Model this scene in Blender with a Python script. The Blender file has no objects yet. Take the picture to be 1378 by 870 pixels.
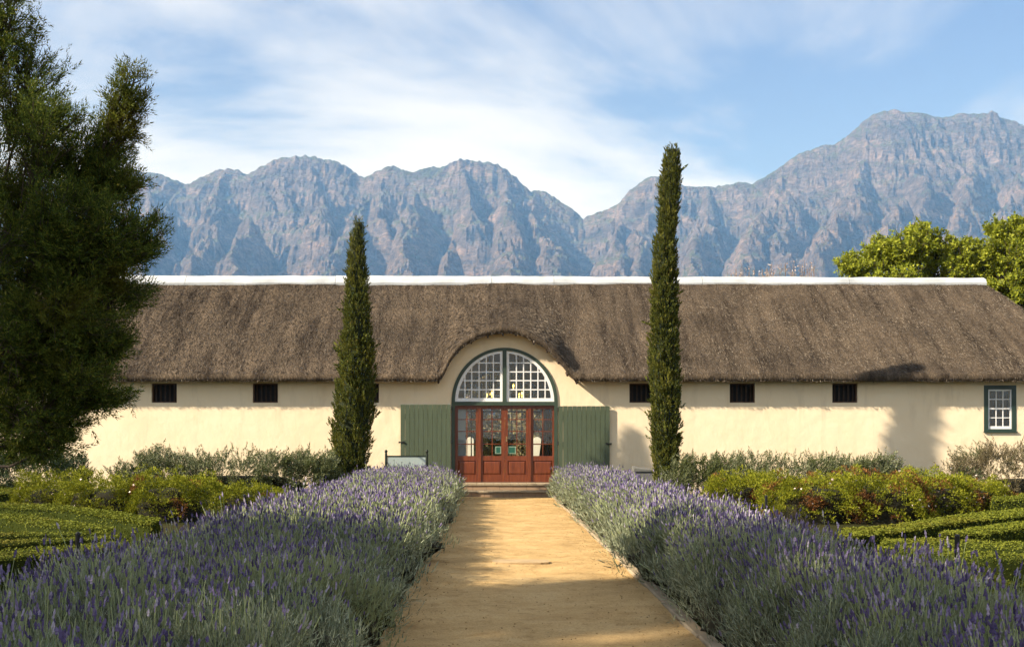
import bpy, bmesh, math, random
import numpy as np
from mathutils import Matrix, Vector

# ------------------------------------------------------------------ camera, sky, sun, exposure
scene = bpy.context.scene
COL = scene.collection
EYE = 1.55
FPX = 1470.0                       # focal length in photo pixels
cam_d = bpy.data.cameras.new('camera')
cam = bpy.data.objects.new('camera', cam_d); COL.objects.link(cam)
cam_d.sensor_width = 36.0
cam_d.lens = FPX / 1378 * 36
cam_d.shift_x = 27 / 1378
cam_d.shift_y = 156 / 1378
cam_d.clip_start = 0.1
cam_d.clip_end = 40000
cam.location = (0, 0, EYE)
cam.rotation_euler = (math.radians(90), 0, 0)
scene.camera = cam

SUN_TRAVEL = Vector((0.80, 0.33, -0.57)).normalized()
to_sun = -SUN_TRAVEL
SUN_ELEV = math.asin(to_sun.z)
SUN_AZ = math.atan2(to_sun.x, to_sun.y)      # clockwise from +Y
sun_d = bpy.data.lights.new('sun', 'SUN')
sun_d.energy = 5.0
sun_d.angle = math.radians(0.9)
sun_d.color = (1.0, 0.945, 0.87)
sun = bpy.data.objects.new('sun', sun_d); COL.objects.link(sun)
sun.rotation_euler = SUN_TRAVEL.to_track_quat('-Z', 'Y').to_euler()
sun.location = (-30, -12, 25)

world = bpy.data.worlds.new('World'); scene.world = world
world.use_nodes = True
wn = world.node_tree; wn.nodes.clear()
def N(nt, typ, **kw):
    n = nt.nodes.new(typ)
    for k, v in kw.items():
        if k.startswith('i_'):
            key = k[2:]
            n.inputs[int(key) if key.isdigit() else key].default_value = v
        else:
            setattr(n, k, v)
    return n
def L(nt, a, ao, b, bi): nt.links.new(a.outputs[ao], b.inputs[bi])
def ramp(nt, stops, interp='LINEAR'):
    r = nt.nodes.new('ShaderNodeValToRGB'); r.color_ramp.interpolation = interp
    e = r.color_ramp.elements
    while len(e) < len(stops): e.new(0.5)
    for k, (p, c) in enumerate(stops):
        e[k].position = p; e[k].color = (*c, 1) if len(c) == 3 else c
    return r
sky = N(wn, 'ShaderNodeTexSky', sky_type='NISHITA', sun_disc=False, sun_elevation=SUN_ELEV, sun_rotation=SUN_AZ,
        altitude=250, air_density=1.0, dust_density=0.45, ozone_density=2.0)
tc = N(wn, 'ShaderNodeTexCoord')
sep = N(wn, 'ShaderNodeSeparateXYZ'); L(wn, tc, 'Generated', sep, 0)
zz = N(wn, 'ShaderNodeMath', operation='MAXIMUM', i_1=0.0); L(wn, sep, 'Z', zz, 0)
za = N(wn, 'ShaderNodeMath', operation='ADD', i_1=0.16); L(wn, zz, 0, za, 0)
dx = N(wn, 'ShaderNodeMath', operation='DIVIDE'); L(wn, sep, 'X', dx, 0); L(wn, za, 0, dx, 1)
dy = N(wn, 'ShaderNodeMath', operation='DIVIDE'); L(wn, sep, 'Y', dy, 0); L(wn, za, 0, dy, 1)
cmb = N(wn, 'ShaderNodeCombineXYZ', i_Z=3.7); L(wn, dx, 0, cmb, 0); L(wn, dy, 0, cmb, 1)
mp = N(wn, 'ShaderNodeMapping'); L(wn, cmb, 0, mp, 0)
mp.inputs['Location'].default_value = (11.2, 8.4, 0.0)
mp.inputs['Rotation'].default_value = (0, 0, math.radians(24))
mp.inputs['Scale'].default_value = (0.62, 1.05, 1.0)
cn = N(wn, 'ShaderNodeTexNoise', i_Scale=0.8, i_Detail=10.0, i_Roughness=0.55, i_Distortion=0.7); L(wn, mp, 0, cn, 'Vector')
cr = N(wn, 'ShaderNodeMapRange', interpolation_type='SMOOTHSTEP'); L(wn, cn, 0, cr, 0)
cr.inputs[1].default_value = 0.37; cr.inputs[2].default_value = 0.62
# a thin veil whose optical depth grows towards the horizon
veil = N(wn, 'ShaderNodeMath', operation='DIVIDE', i_0=0.085); L(wn, za, 0, veil, 1)
thick = N(wn, 'ShaderNodeMath', operation='ADD', i_1=0.10); L(wn, cr, 0, thick, 0)
vm = N(wn, 'ShaderNodeMath', operation='MULTIPLY'); L(wn, thick, 0, vm, 0); L(wn, veil, 0, vm, 1)
vm2 = N(wn, 'ShaderNodeMath', operation='MULTIPLY', i_1=11.0, use_clamp=False); L(wn, vm, 0, vm2, 0)
neg = N(wn, 'ShaderNodeMath', operation='MULTIPLY', i_1=-1.0); L(wn, vm2, 0, neg, 0)
ex = N(wn, 'ShaderNodeMath', operation='EXPONENT'); L(wn, neg, 0, ex, 0)
cov = N(wn, 'ShaderNodeMath', operation='SUBTRACT', i_0=1.0, use_clamp=True); L(wn, ex, 0, cov, 1)
mixc = N(wn, 'ShaderNodeMixRGB', blend_type='MIX'); L(wn, cov, 0, mixc, 0)
hs = N(wn, 'ShaderNodeHueSaturation', i_Saturation=1.42, i_Hue=0.514, i_Fac=1.0); L(wn, sky, 0, hs, 'Color'); L(wn, hs, 0, mixc, 1); mixc.inputs[2].default_value = (7.5, 7.5, 7.6, 1)
bg = N(wn, 'ShaderNodeBackground', i_Strength=0.062); L(wn, mixc, 0, bg, 0)
wo = N(wn, 'ShaderNodeOutputWorld'); L(wn, bg, 0, wo, 0)

scene.view_settings.view_transform = 'Standard'
scene.view_settings.look = 'None'
scene.view_settings.gamma = 1.0
scene.view_settings.use_curve_mapping = False
scene.view_settings.exposure = 1.24
scene.render.engine = 'CYCLES'
scene.cycles.use_denoising = True
scene.cycles.max_bounces = 6
scene.cycles.diffuse_bounces = 3
scene.cycles.glossy_bounces = 2
scene.cycles.transmission_bounces = 4
scene.cycles.transparent_max_bounces = 12
scene.cycles.volume_bounces = 0
scene.cycles.sample_clamp_indirect = 6.0

rng = np.random.default_rng(7)
random.seed(7)

# ------------------------------------------------------------------ helpers
def new_mat(name):
    m = bpy.data.materials.new(name); m.use_nodes = True
    nt = m.node_tree; nt.nodes.clear()
    out = nt.nodes.new('ShaderNodeOutputMaterial')
    return m, nt, out

def mat_solid(name, c1, c2=None, rough=0.8, scale=6.0, bump=0.0, bscale=40.0, spec=0.3, detail=6.0, contrast=(0.3, 0.7), stretch=(1, 1, 1)):
    """two-tone noisy surface with fine relief"""
    m, nt, out = new_mat(name)
    b = N(nt, 'ShaderNodeBsdfPrincipled'); b.inputs['Roughness'].default_value = rough
    b.inputs['Specular IOR Level'].default_value = spec
    tc = N(nt, 'ShaderNodeTexCoord')
    mpn = N(nt, 'ShaderNodeMapping'); mpn.inputs['Scale'].default_value = stretch; L(nt, tc, 'Object', mpn, 0)
    no = N(nt, 'ShaderNodeTexNoise', i_Scale=scale, i_Detail=detail, i_Roughness=0.6); L(nt, mpn, 0, no, 'Vector')
    r = ramp(nt, [(contrast[0], c1), (contrast[1], c2 or c1)]); L(nt, no, 0, r, 0)
    L(nt, r, 0, b, 'Base Color')
    if bump:
        n2 = N(nt, 'ShaderNodeTexNoise', i_Scale=bscale, i_Detail=5.0, i_Roughness=0.65); L(nt, mpn, 0, n2, 'Vector')
        bp = N(nt, 'ShaderNodeBump', i_Strength=bump, i_Distance=0.02); L(nt, n2, 0, bp, 'Height'); L(nt, bp, 0, b, 'Normal')
    L(nt, b, 0, out, 0)
    return m

def mat_leaf(name, stops, trans=0.25, rough=0.6, patch=None, patch_scale=1.2, spec=0.07):
    """leaf colour differs from leaf to leaf (island) and from patch to patch"""
    m, nt, out = new_mat(name)
    g = N(nt, 'ShaderNodeNewGeometry')
    r = ramp(nt, stops); L(nt, g, 'Random Per Island', r, 0)
    src = r
    if patch:
        tc = N(nt, 'ShaderNodeTexCoord')
        no = N(nt, 'ShaderNodeTexNoise', i_Scale=patch_scale, i_Detail=3.0); L(nt, tc, 'Object', no, 'Vector')
        mr = N(nt, 'ShaderNodeMapRange', interpolation_type='SMOOTHSTEP'); L(nt, no, 0, mr, 0)
        mr.inputs[1].default_value = patch[1]; mr.inputs[2].default_value = patch[2]
        mx = N(nt, 'ShaderNodeMixRGB'); L(nt, mr, 0, mx, 0); L(nt, r, 0, mx, 1); mx.inputs[2].default_value = (*patch[0], 1)
        src = mx
    b = N(nt, 'ShaderNodeBsdfPrincipled'); b.inputs['Roughness'].default_value = rough
    b.inputs['Specular IOR Level'].default_value = spec
    L(nt, src, 0, b, 'Base Color')
    if trans > 0:
        t = N(nt, 'ShaderNodeBsdfTranslucent'); L(nt, src, 0, t, 0)
        mix = N(nt, 'ShaderNodeMixShader', i_0=trans); L(nt, b, 0, mix, 1); L(nt, t, 0, mix, 2); L(nt, mix, 0, out, 0)
    else:
        L(nt, b, 0, out, 0)
    return m

def mesh_np(name, V, F, mat=None, smooth=False):
    """V (n,3); F = array or list of arrays, one per face size"""
    if not isinstance(F, list): F = [F]
    F = [np.asarray(f, dtype=np.int32) for f in F if len(f)]
    me = bpy.data.meshes.new(name)
    V = np.asarray(V, dtype=np.float32)
    me.vertices.add(len(V)); me.vertices.foreach_set('co', V.ravel())
    idx = np.concatenate([f.ravel() for f in F])
    tot = np.concatenate([np.full(len(f), f.shape[1], dtype=np.int32) for f in F])
    st = np.concatenate([[0], np.cumsum(tot)[:-1]]).astype(np.int32)
    me.loops.add(len(idx)); me.loops.foreach_set('vertex_index', idx)
    me.polygons.add(len(tot)); me.polygons.foreach_set('loop_start', st); me.polygons.foreach_set('loop_total', tot)
    me.polygons.foreach_set('use_smooth', np.full(len(tot), bool(smooth)))
    me.update(calc_edges=True)
    if mat: me.materials.append(mat)
    return me

def link(name, me, parent=None, mat=None):
    o = bpy.data.objects.new(name, me); COL.objects.link(o)
    if mat and not me.materials: me.materials.append(mat)
    if parent is not None:
        o.parent = parent
        o.matrix_parent_inverse = Matrix.Translation(-parent.location)
    return o
def tag(o, label=None, cat=None, group=None, kind=None):
    if label: o['label'] = label
    if cat: o['category'] = cat
    if group: o['group'] = group
    if kind: o['kind'] = kind
    return o
def thing(name, label, cat, loc, group=None):
    o = bpy.data.objects.new(name, None); COL.objects.link(o)
    o.location = loc; o.empty_display_size = 0.2
    return tag(o, label, cat, group)

class MB:
    """collects solid pieces in world space"""
    def __init__(s): s.v = []; s.f = {}
    def add(s, V, F):
        o = sum(len(a) for a in s.v); s.v.append(np.asarray(V, float))
        for f in F:
            s.f.setdefault(len(f), []).append([i + o for i in f])
        return s
    def box(s, x0, x1, y0, y1, z0, z1):
        V = [(x0,y0,z0),(x1,y0,z0),(x1,y1,z0),(x0,y1,z0),(x0,y0,z1),(x1,y0,z1),(x1,y1,z1),(x0,y1,z1)]
        return s.add(V, [(0,3,2,1),(4,5,6,7),(0,1,5,4),(1,2,6,5),(2,3,7,6),(3,0,4,7)])
    def cbox(s, x0, x1, y0, y1, z0, z1, c=0.01):
        """box with its front and top edges chamfered"""
        V = []
        for z, i in ((z0, 0), (z1 - c, 0), (z1, c)):
            V += [(x0+i,y0+i,z),(x1-i,y0+i,z),(x1-i,y1-i,z),(x0+i,y1-i,z)]
        F = [(3,2,1,0),(8,9,10,11)]
        for k in (0, 4):
            for j in range(4): F.append((k+j, k+(j+1)%4, k+4+(j+1)%4, k+4+j))
        return s.add(V, F)
    def tube(s, pts, radii, n=6, caps=True):
        pts = [Vector(p) for p in pts]; V = []; F = []
        for i, p in enumerate(pts):
            d = (pts[min(i+1, len(pts)-1)] - pts[max(i-1, 0)]).normalized()
            a = d.cross(Vector((0.31, 0.95, 0.05)) if abs(d.y) < 0.9 else Vector((1, 0, 0))).normalized(); b = d.cross(a)
            for k in range(n):
                t = 2*math.pi*k/n
                V.append(tuple(p + (a*math.cos(t) + b*math.sin(t))*radii[i]))
        for i in range(len(pts)-1):
            for k in range(n): F.append((i*n+k, i*n+(k+1)%n, (i+1)*n+(k+1)%n, (i+1)*n+k))
        if caps:
            F.append(tuple(range(n))[::-1]); F.append(tuple((len(pts)-1)*n+k for k in range(n)))
        return s.add(V, F)
    def lathe(s, c, prof, n=10):
        V = []; F = []
        for (r, z) in prof:
            for k in range(n):
                t = 2*math.pi*k/n; V.append((c[0]+r*math.cos(t), c[1]+r*math.sin(t), c[2]+z))
        for i in range(len(prof)-1):
            for k in range(n): F.append((i*n+k, i*n+(k+1)%n, (i+1)*n+(k+1)%n, (i+1)*n+k))
        F.append(tuple(range(n))[::-1]); F.append(tuple((len(prof)-1)*n+k for k in range(n)))
        return s.add(V, F)
    def build(s, name, mat, parent=None, smooth=False):
        me = mesh_np(name, np.concatenate(s.v), [np.array(v) for v in s.f.values()], mat, smooth)
        return link(name, me, parent)

def hash2(ix, iy, seed):
    h = (ix.astype(np.int64)*374761393 + iy.astype(np.int64)*668265263 + seed*974634777) & 0x7fffffff
    h = ((h ^ (h >> 13)) * 1274126177) & 0x7fffffff
    return ((h ^ (h >> 16)) & 0xffff) / 65535.0
def noise2(x, y, seed=0):
    """smooth gradient noise, about -1..1"""
    x = np.asarray(x, float); y = np.asarray(y, float)
    ix = np.floor(x); iy = np.floor(y); fx = x-ix; fy = y-iy
    u = fx*fx*fx*(fx*(fx*6-15)+10); v = fy*fy*fy*(fy*(fy*6-15)+10)
    def g(a, b, dx, dy):
        t = hash2(a, b, seed)*2*np.pi
        return np.cos(t)*dx + np.sin(t)*dy
    n00 = g(ix, iy, fx, fy); n10 = g(ix+1, iy, fx-1, fy); n01 = g(ix, iy+1, fx, fy-1); n11 = g(ix+1, iy+1, fx-1, fy-1)
    return 1.5*((n00*(1-u)+n10*u)*(1-v) + (n01*(1-u)+n11*u)*v)
def fbm(x, y, seed=0, octs=4, gain=0.5):
    s = 0; a = 1
    for k in range(octs):
        s = s + a*noise2(x*2**k, y*2**k, seed+k*17); a *= gain
    return s
def ridged(x, y, seed=0, octs=4, gain=0.5):
    """0 on ridge lines, falling towards -1 in the gullies"""
    s = 0; a = 1; t = 0
    for k in range(octs):
        s = s - a*np.abs(noise2(x*2.03**k, y*2.03**k, seed+k*31)); t += a; a *= gain
    return s

def frames(d, roll):
    """rotation matrices whose third column is d"""
    d = d / np.linalg.norm(d, axis=1, keepdims=True)
    up = np.where(np.abs(d[:, 2:3]) < 0.95, np.array([[0, 0, 1.0]]), np.array([[1.0, 0, 0]]))
    a = np.cross(up, d); a /= np.linalg.norm(a, axis=1, keepdims=True)
    b = np.cross(d, a)
    c, s = np.cos(roll)[:, None], np.sin(roll)[:, None]
    return np.stack([a*c + b*s, b*c - a*s, d], axis=2)
def scatter(B, F, pos, d, scale, roll=None, squash=None):
    """copies of the small mesh (B, F) along directions d"""
    n = len(pos); B = np.asarray(B, float); F = np.asarray(F)
    if roll is None: roll = rng.uniform(0, 2*np.pi, n)
    R = frames(d, roll)
    S = np.asarray(scale, float)
    if S.ndim == 1: S = S[:, None].repeat(3, 1)
    V = np.einsum('nij,nmj->nmi', R, B[None]*S[:, None, :]) + pos[:, None, :]
    FF = (F[None] + (np.arange(n)*len(B))[:, None, None])
    return V.reshape(-1, 3), FF.reshape(-1, F.shape[1])
def join(parts):
    V = []; F = []; o = 0
    for v, f in parts:
        V.append(v); F.append(f+o); o += len(v)
    return np.concatenate(V), np.concatenate(F)
def rand_dir(n):
    d = rng.normal(size=(n, 3)); return d/np.linalg.norm(d, axis=1, keepdims=True)

BLADE = (np.array([(-.5, 0, 0), (.5, 0, 0), (0, .12, 1.0)]), np.array([(0, 1, 2)]))                 # narrow leaf
LEAF = (np.array([(0, 0, 0), (.5, .05, .45), (0, -.1, 1.0), (-.5, .05, .45)]), np.array([(0, 1, 2), (0, 2, 3)]))
def sprig_mesh(n, spread=0.7, lw=0.16, ll=0.45, seed=1, along=1.0):
    """a twig of n blades along z, unit length"""
    r = np.random.default_rng(seed); V = []; F = []
    for k in range(n):
        t = (k+0.5)/n*along; a = k*2.4+r.uniform(-.4, .4); e = spread*r.uniform(0.7, 1.2)*(1.1-0.5*t)
        d = np.array([math.cos(a)*math.sin(e), math.sin(a)*math.sin(e), math.cos(e)])
        s = np.array([-math.sin(a), math.cos(a), 0])
        p = np.array([0, 0, t*0.75]); l = ll*r.uniform(.7, 1.2); w = lw*r.uniform(.8, 1.2)
        V += [p-s*w*.5+d*l*.3, p+s*w*.5+d*l*.3, p+d*l]; F.append((3*k, 3*k+1, 3*k+2))
    return np.array(V), np.array(F)

def PX(px, py, Y):
    """the world point that lies at depth Y under photo pixel (px, py)"""
    return ((px-662)*Y/FPX, Y, EYE+(591-py)*Y/FPX)

# ------------------------------------------------------------------ ground, path
m_ground, nt, out = new_mat('ground_earth_grass')
b = N(nt, 'ShaderNodeBsdfPrincipled', i_Roughness=1.0); b.inputs['Specular IOR Level'].default_value = 0.0
tcn = N(nt, 'ShaderNodeTexCoord')
n1 = N(nt, 'ShaderNodeTexNoise', i_Scale=0.35, i_Detail=8.0, i_Roughness=0.6); L(nt, tcn, 'Object', n1, 'Vector')
n2 = N(nt, 'ShaderNodeTexNoise', i_Scale=14.0, i_Detail=6.0, i_Roughness=0.7); L(nt, tcn, 'Object', n2, 'Vector')
r1 = ramp(nt, [(0.35, (0.030, 0.042, 0.010)), (0.62, (0.050, 0.042, 0.022))]); L(nt, n1, 0, r1, 0)
r2 = ramp(nt, [(0.3, (0.5, 0.5, 0.5)), (0.75, (1.3, 1.3, 1.3))]); L(nt, n2, 0, r2, 0)
mx = N(nt, 'ShaderNodeMixRGB', blend_type='MULTIPLY', i_0=1.0); L(nt, r1, 0, mx, 1); L(nt, r2, 0, mx, 2); L(nt, mx, 0, b, 'Base Color')
bp = N(nt, 'ShaderNodeBump', i_Strength=0.6, i_Distance=0.05); L(nt, n2, 0, bp, 'Height'); L(nt, bp, 0, b, 'Normal')
L(nt, b, 0, out, 0)
MB().add([(-9000, -6000, 0), (9000, -6000, 0), (9000, 7800, 0), (-9000, 7800, 0)], [(0, 1, 2, 3)]).build('ground', m_ground)
tag(bpy.data.objects['ground'], 'brown and green garden earth under the hedges', None, kind='structure')

m_path, nt, out = new_mat('path_sand')
b = N(nt, 'ShaderNodeBsdfPrincipled', i_Roughness=0.95); b.inputs['Specular IOR Level'].default_value = 0.15
tcn = N(nt, 'ShaderNodeTexCoord')
mpn = N(nt, 'ShaderNodeMapping'); mpn.inputs['Scale'].default_value = (1, 1, 1); L(nt, tcn, 'Object', mpn, 0)
n1 = N(nt, 'ShaderNodeTexNoise', i_Scale=1.3, i_Detail=8.0, i_Roughness=0.65); L(nt, mpn, 0, n1, 'Vector')
r1 = ramp(nt, [(0.25, (0.38, 0.245, 0.10)), (0.5, (0.52, 0.35, 0.15)), (0.75, (0.62, 0.44, 0.21))]); L(nt, n1, 0, r1, 0)
n2 = N(nt, 'ShaderNodeTexNoise', i_Scale=60.0, i_Detail=6.0, i_Roughness=0.75); L(nt, mpn, 0, n2, 'Vector')
r2 = ramp(nt, [(0.33, (0.55, 0.5, 0.45)), (0.55, (1.0, 1.0, 1.0)), (0.8, (1.2, 1.2, 1.2))]); L(nt, n2, 0, r2, 0)
mx = N(nt, 'ShaderNodeMixRGB', blend_type='MULTIPLY', i_0=0.8); L(nt, r1, 0, mx, 1); L(nt, r2, 0, mx, 2)
# darker trodden and damp blotches
n3 = N(nt, 'ShaderNodeTexNoise', i_Scale=5.0, i_Detail=7.0, i_Roughness=0.7); L(nt, mpn, 0, n3, 'Vector')
r3 = ramp(nt, [(0.3, (0.62, 0.56, 0.48)), (0.48, (1, 1, 1))]); L(nt, n3, 0, r3, 0)
mx2 = N(nt, 'ShaderNodeMixRGB', blend_type='MULTIPLY', i_0=0.75); L(nt, mx, 0, mx2, 1); L(nt, r3, 0, mx2, 2)
L(nt, mx2, 0, b, 'Base Color')
vo = N(nt, 'ShaderNodeTexVoronoi', i_Scale=3.4); vo.feature = 'SMOOTH_F1'; L(nt, mpn, 0, vo, 'Vector')
vm_ = N(nt, 'ShaderNodeMath', operation='MULTIPLY', i_1=1.3); L(nt, vo, 0, vm_, 0)
ad0 = N(nt, 'ShaderNodeMath', operation='ADD'); L(nt, n2, 0, ad0, 0); L(nt, n3, 0, ad0, 1)
ad = N(nt, 'ShaderNodeMath', operation='ADD'); L(nt, ad0, 0, ad, 0); L(nt, vm_, 0, ad, 1)
bp = N(nt, 'ShaderNodeBump', i_Strength=0.55, i_Distance=0.03); L(nt, ad, 0, bp, 'Height'); L(nt, bp, 0, b, 'Normal')
L(nt, b, 0, out, 0)
PXL, PXR = -0.86, 1.58
gx = np.linspace(PXL, PXR, 30); gy = np.linspace(-8, 28.95, 330)
GX, GY = np.meshgrid(gx, gy)
GZ = 0.03 + 0.012*fbm(GX*1.1, GY*0.9, 3, 4) + 0.006*fbm(GX*6, GY*6, 9, 3) - 0.012*np.exp(-((GX-0.36)/0.6)**2)
V = np.stack([GX, GY, GZ], -1).reshape(-1, 3)
nxp, nyp = len(gx), len(gy)
I = np.arange(nyp-1)[:, None]*nxp + np.arange(nxp-1)[None]
F = np.stack([I, I+1, I+1+nxp, I+nxp], -1).reshape(-1, 4)
path = link('path', mesh_np('path', V, F, m_path, True))
tag(path, 'sandy ochre path leading straight to the door', None, kind='structure')

# loose grit and dead leaves lying on the path
m_litter = mat_leaf('path_litter', [(0.0, (0.16, 0.10, 0.045)), (0.6, (0.30, 0.20, 0.09)), (1.0, (0.46, 0.34, 0.18))], 0.0, 0.9)
n = 5200
lx = np.where(rng.random(n) < 0.62, np.where(rng.random(n) < .5, PXL+np.abs(rng.normal(0, .28, n)), PXR-np.abs(rng.normal(0, .28, n))), rng.uniform(PXL, PXR, n))
ly = rng.uniform(7.5, 28.5, n)**1.0
pos = np.stack([np.clip(lx, PXL, PXR), ly, np.full(n, 0.036)], 1)
d = rng.normal(size=(n, 3)); d[:, 2] = np.abs(d[:, 2])*0.25
sz = rng.uniform(0.005, 0.014, n)
V, F = scatter(*LEAF, pos, d, np.stack([sz*.8, sz, sz*1.6], 1))
tag(link('path_litter', mesh_np('path_litter', V, F, m_litter)), 'dead leaves and grit scattered over the sandy path', 'litter', kind='stuff')

# flat slab let into the path
m_slab = mat_solid('slab_stone', (0.33, 0.23, 0.12), (0.46, 0.33, 0.17), 0.9, 5, 0.4, 60)
slab = MB()
th = np.linspace(0, 2*np.pi, 22, endpoint=False)
rx = 0.36*np.sign(np.cos(th))*np.abs(np.cos(th))**0.5; ry = 0.19*np.sign(np.sin(th))*np.abs(np.sin(th))**0.5
Vv = [(0.36+rx[k]+rng.normal(0, .008), 13.6+ry[k], z) for z in (0.0, 0.041) for k in range(22)]
Ff = [tuple(range(22, 44))] + [(k, (k+1) % 22, 22+(k+1) % 22, 22+k) for k in range(22)]
slab.add(Vv, Ff)
tag(slab.build('cover_slab', m_slab), 'flat sandy stone cover slab set into the middle of the path', 'slab')

# kerb stones along both sides
m_kerb = mat_solid('kerb_stone', (0.24, 0.19, 0.12), (0.37, 0.29, 0.19), 0.9, 4, 0.5, 50)
for xs in (1.58,):
    root = bpy.data.objects.new('kerb', None); COL.objects.link(root); root.location = (xs, 16, 0)
    tag(root, 'low stone kerb along the ' + ('lavender beside the stake with black head' if xs > 0 else 'lavender bed below the sign board'), None, kind='structure')
    y = 4.0
    while y < 28.6:
        ln = rng.uniform(0.75, 1.05); j = rng.normal(0, 0.008); h = 0.06+rng.normal(0, .008)
        MB().cbox(xs+j, xs+0.11+j, y, y+ln-0.015, -0.05, h, 0.012).build('kerb_stone', m_kerb, root)
        y += ln

# ------------------------------------------------------------------ mountains
def smooth1(a, k):
    ker = np.hanning(k+2)[1:-1]; ker /= ker.sum()
    return np.convolve(np.pad(a, k//2, mode='edge'), ker, 'valid')[:len(a)]
CREST = [(-260,300),(-120,262),(0,250),(90,244),(150,236),(180,230),(206,230),(232,241),(245,247),(267,245),(284,232),(311,226),(332,234),(354,226),
 (367,217),(389,209),(411,207),(441,213),(463,223),(480,237),(502,234),(526,222),(550,230),(572,226),(607,221),(620,213),(641,216),
 (668,221),(689,243),(709,260),(722,254),(746,267),(763,284),(785,293),(823,280),(858,264),(878,236),(896,238),(914,249),(962,251),(993,244),
 (1014,247),(1040,234),(1062,219),(1084,202),(1110,195),(1127,195),(1140,186),(1153,184),(1166,167),(1184,151),(1201,147),
 (1223,150),(1257,156),(1275,156),(1292,151),(1322,152),(1353,160),(1378,173),(1420,178),(1500,205),(1600,225),(1720,280)]
SPURS = [
 [(100,244,1),(80,310,.55),(70,400,.2)], [(215,231,1),(203,300,.6),(190,392,.15)],
 [(311,227,1),(276,285,.66),(252,345,.34),(240,400,.1)], [(330,281,.66),(318,320,.42),(308,395,.1)],
 [(420,210,1),(432,262,.72),(446,300,.55)],
 [(494,236,1),(470,295,.62),(445,335,.4),(424,385,.15)],
 [(527,223,1),(520,262,.8),(512,300,.6)], [(561,252,.80),(546,296,.55),(552,340,.33),(560,395,.1)],
 [(620,214,1),(626,262,.78),(640,290,.62)], [(613,318,.40),(602,350,.26),(596,400,.1)],
 [(676,226,1),(686,268,.72),(690,318,.44),(700,392,.1)], [(722,255,1),(736,306,.62),(760,352,.34),(775,400,.1)],
 [(846,270,1),(826,312,.62),(808,385,.15)],
 [(878,237,1),(868,290,.72),(850,338,.42),(840,395,.1)],
 [(953,252,1),(944,300,.64),(934,345,.36),(926,395,.1)],
 [(1062,220,1),(1046,262,.74),(1016,300,.54),(992,345,.32),(975,395,.1)], [(1058,294,.56),(1046,330,.36),(1036,392,.1)],
 [(1184,152,1),(1158,215,.76),(1126,270,.54),(1104,325,.32),(1090,392,.1)],
 [(1193,255,.56),(1186,300,.36),(1176,372,.12)],
 [(1257,156,1),(1244,222,.74),(1230,285,.48),(1222,345,.28),(1214,400,.1)],
 [(1322,153,1),(1312,212,.78),(1294,262,.57),(1282,318,.35),(1268,392,.1)],
 [(1390,176,1),(1374,230,.76),(1352,285,.52),(1338,340,.32),(1330,400,.1)],
 [(1450,190,1),(1440,260,.66),(1415,330,.35),(1400,400,.1)], [(1540,215,1),(1530,290,.6),(1510,400,.1)]]
Y_CREST, Y_BASE = 5200.0, 3300.0
def m3(px, py, t):
    return np.array(PX(px, py, Y_BASE+(Y_CREST-Y_BASE)*t))
segs = []
cp = np.array(CREST, float)
cx = np.arange(-260, 1720, 6.0); cy = np.interp(cx, cp[:, 0], cp[:, 1])
cdep = 1.0 + 0.05*noise2(cx/160, cx*0+.3, 5)
crest_pts = [np.array(PX(cx[k], cy[k], Y_BASE+(Y_CREST-Y_BASE)*cdep[k])) for k in range(len(cx))]
for k in range(len(cx)-1): segs.append((crest_pts[k], crest_pts[k+1], 0))
for s in SPURS:
    for a, c in zip(s[:-1], s[1:]): segs.append((m3(*a), m3(*c), 1))
mpx = np.arange(-120, 1560, 2.5); myy = np.concatenate([np.linspace(2500, 3200, 24)[:-1], np.linspace(3200, 5350, 205), np.linspace(5400, 6600, 16)])
MP, MY = np.meshgrid(mpx, myy)
MX = (MP-662)*MY/FPX
WX = MX + 55*fbm(MX/330, MY/600, 11, 3) + 20*fbm(MX/90, MY/260, 13, 2); WY = MY + 70*fbm(MX/420, MY/420, 12, 3)
H = np.full(MX.shape, -1e3); DC = np.full(MX.shape, 1e9)
cz = np.interp(MP, cx, EYE+(591-cy)*Y_CREST/FPX)
tt = np.clip((MY-2500)/(Y_CREST-2500), 0, 1)
base = cz*0.80*(0.20*tt+0.80*tt**2.4) - 60
fx_flat, fy_flat = WX, WY
cols_w = (Y_CREST/FPX)
for a, c, kind in segs:
    # only the columns near the segment are touched
    xm = (a[0]/a[1]+c[0]/c[1])/2*FPX+662
    lo = np.searchsorted(mpx, xm-190); hi = np.searchsorted(mpx, xm+190)
    if hi <= lo: continue
    qx, qy = (WX, WY) if kind else (MX, MY)
    x = qx[:, lo:hi]; y = qy[:, lo:hi]
    dxs, dys = c[0]-a[0], c[1]-a[1]; l2 = dxs*dxs+dys*dys
    t = np.clip(((x-a[0])*dxs+(y-a[1])*dys)/l2, 0, 1)
    dd = np.hypot(x-a[0]-t*dxs, y-a[1]-t*dys)
    zr = a[2]+(c[2]-a[2])*t
    rr = 16.0 if kind else 60.0
    kk = (1.5+0.5*hash2(np.array(a[0]), np.array(a[1]), 5)) if kind else 1.1
    h = zr - kk*(np.sqrt(dd*dd+rr*rr)-rr) - (0 if kind else 0)
    H[:, lo:hi] = np.maximum(H[:, lo:hi], h)
    if not kind: DC[:, lo:hi] = np.minimum(DC[:, lo:hi], dd)
H = np.maximum(H, base)
damp = np.clip(DC/230, 0.10, 1)
wob = 60*fbm(MX/300, MY/300, 21, 2)
g1 = ridged((MX+wob)/260, (MY-wob)/1100, 41, 2, .5)
g2 = ridged((MX+wob*.5)/95, (MY+wob)/430, 51, 3, .55)
g3 = ridged((MX+.2*wob)/30, MY/110, 61, 3, .65)
g4 = ridged(MX/55+wob/40, MY/130-wob/60, 66, 4, .6)
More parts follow.
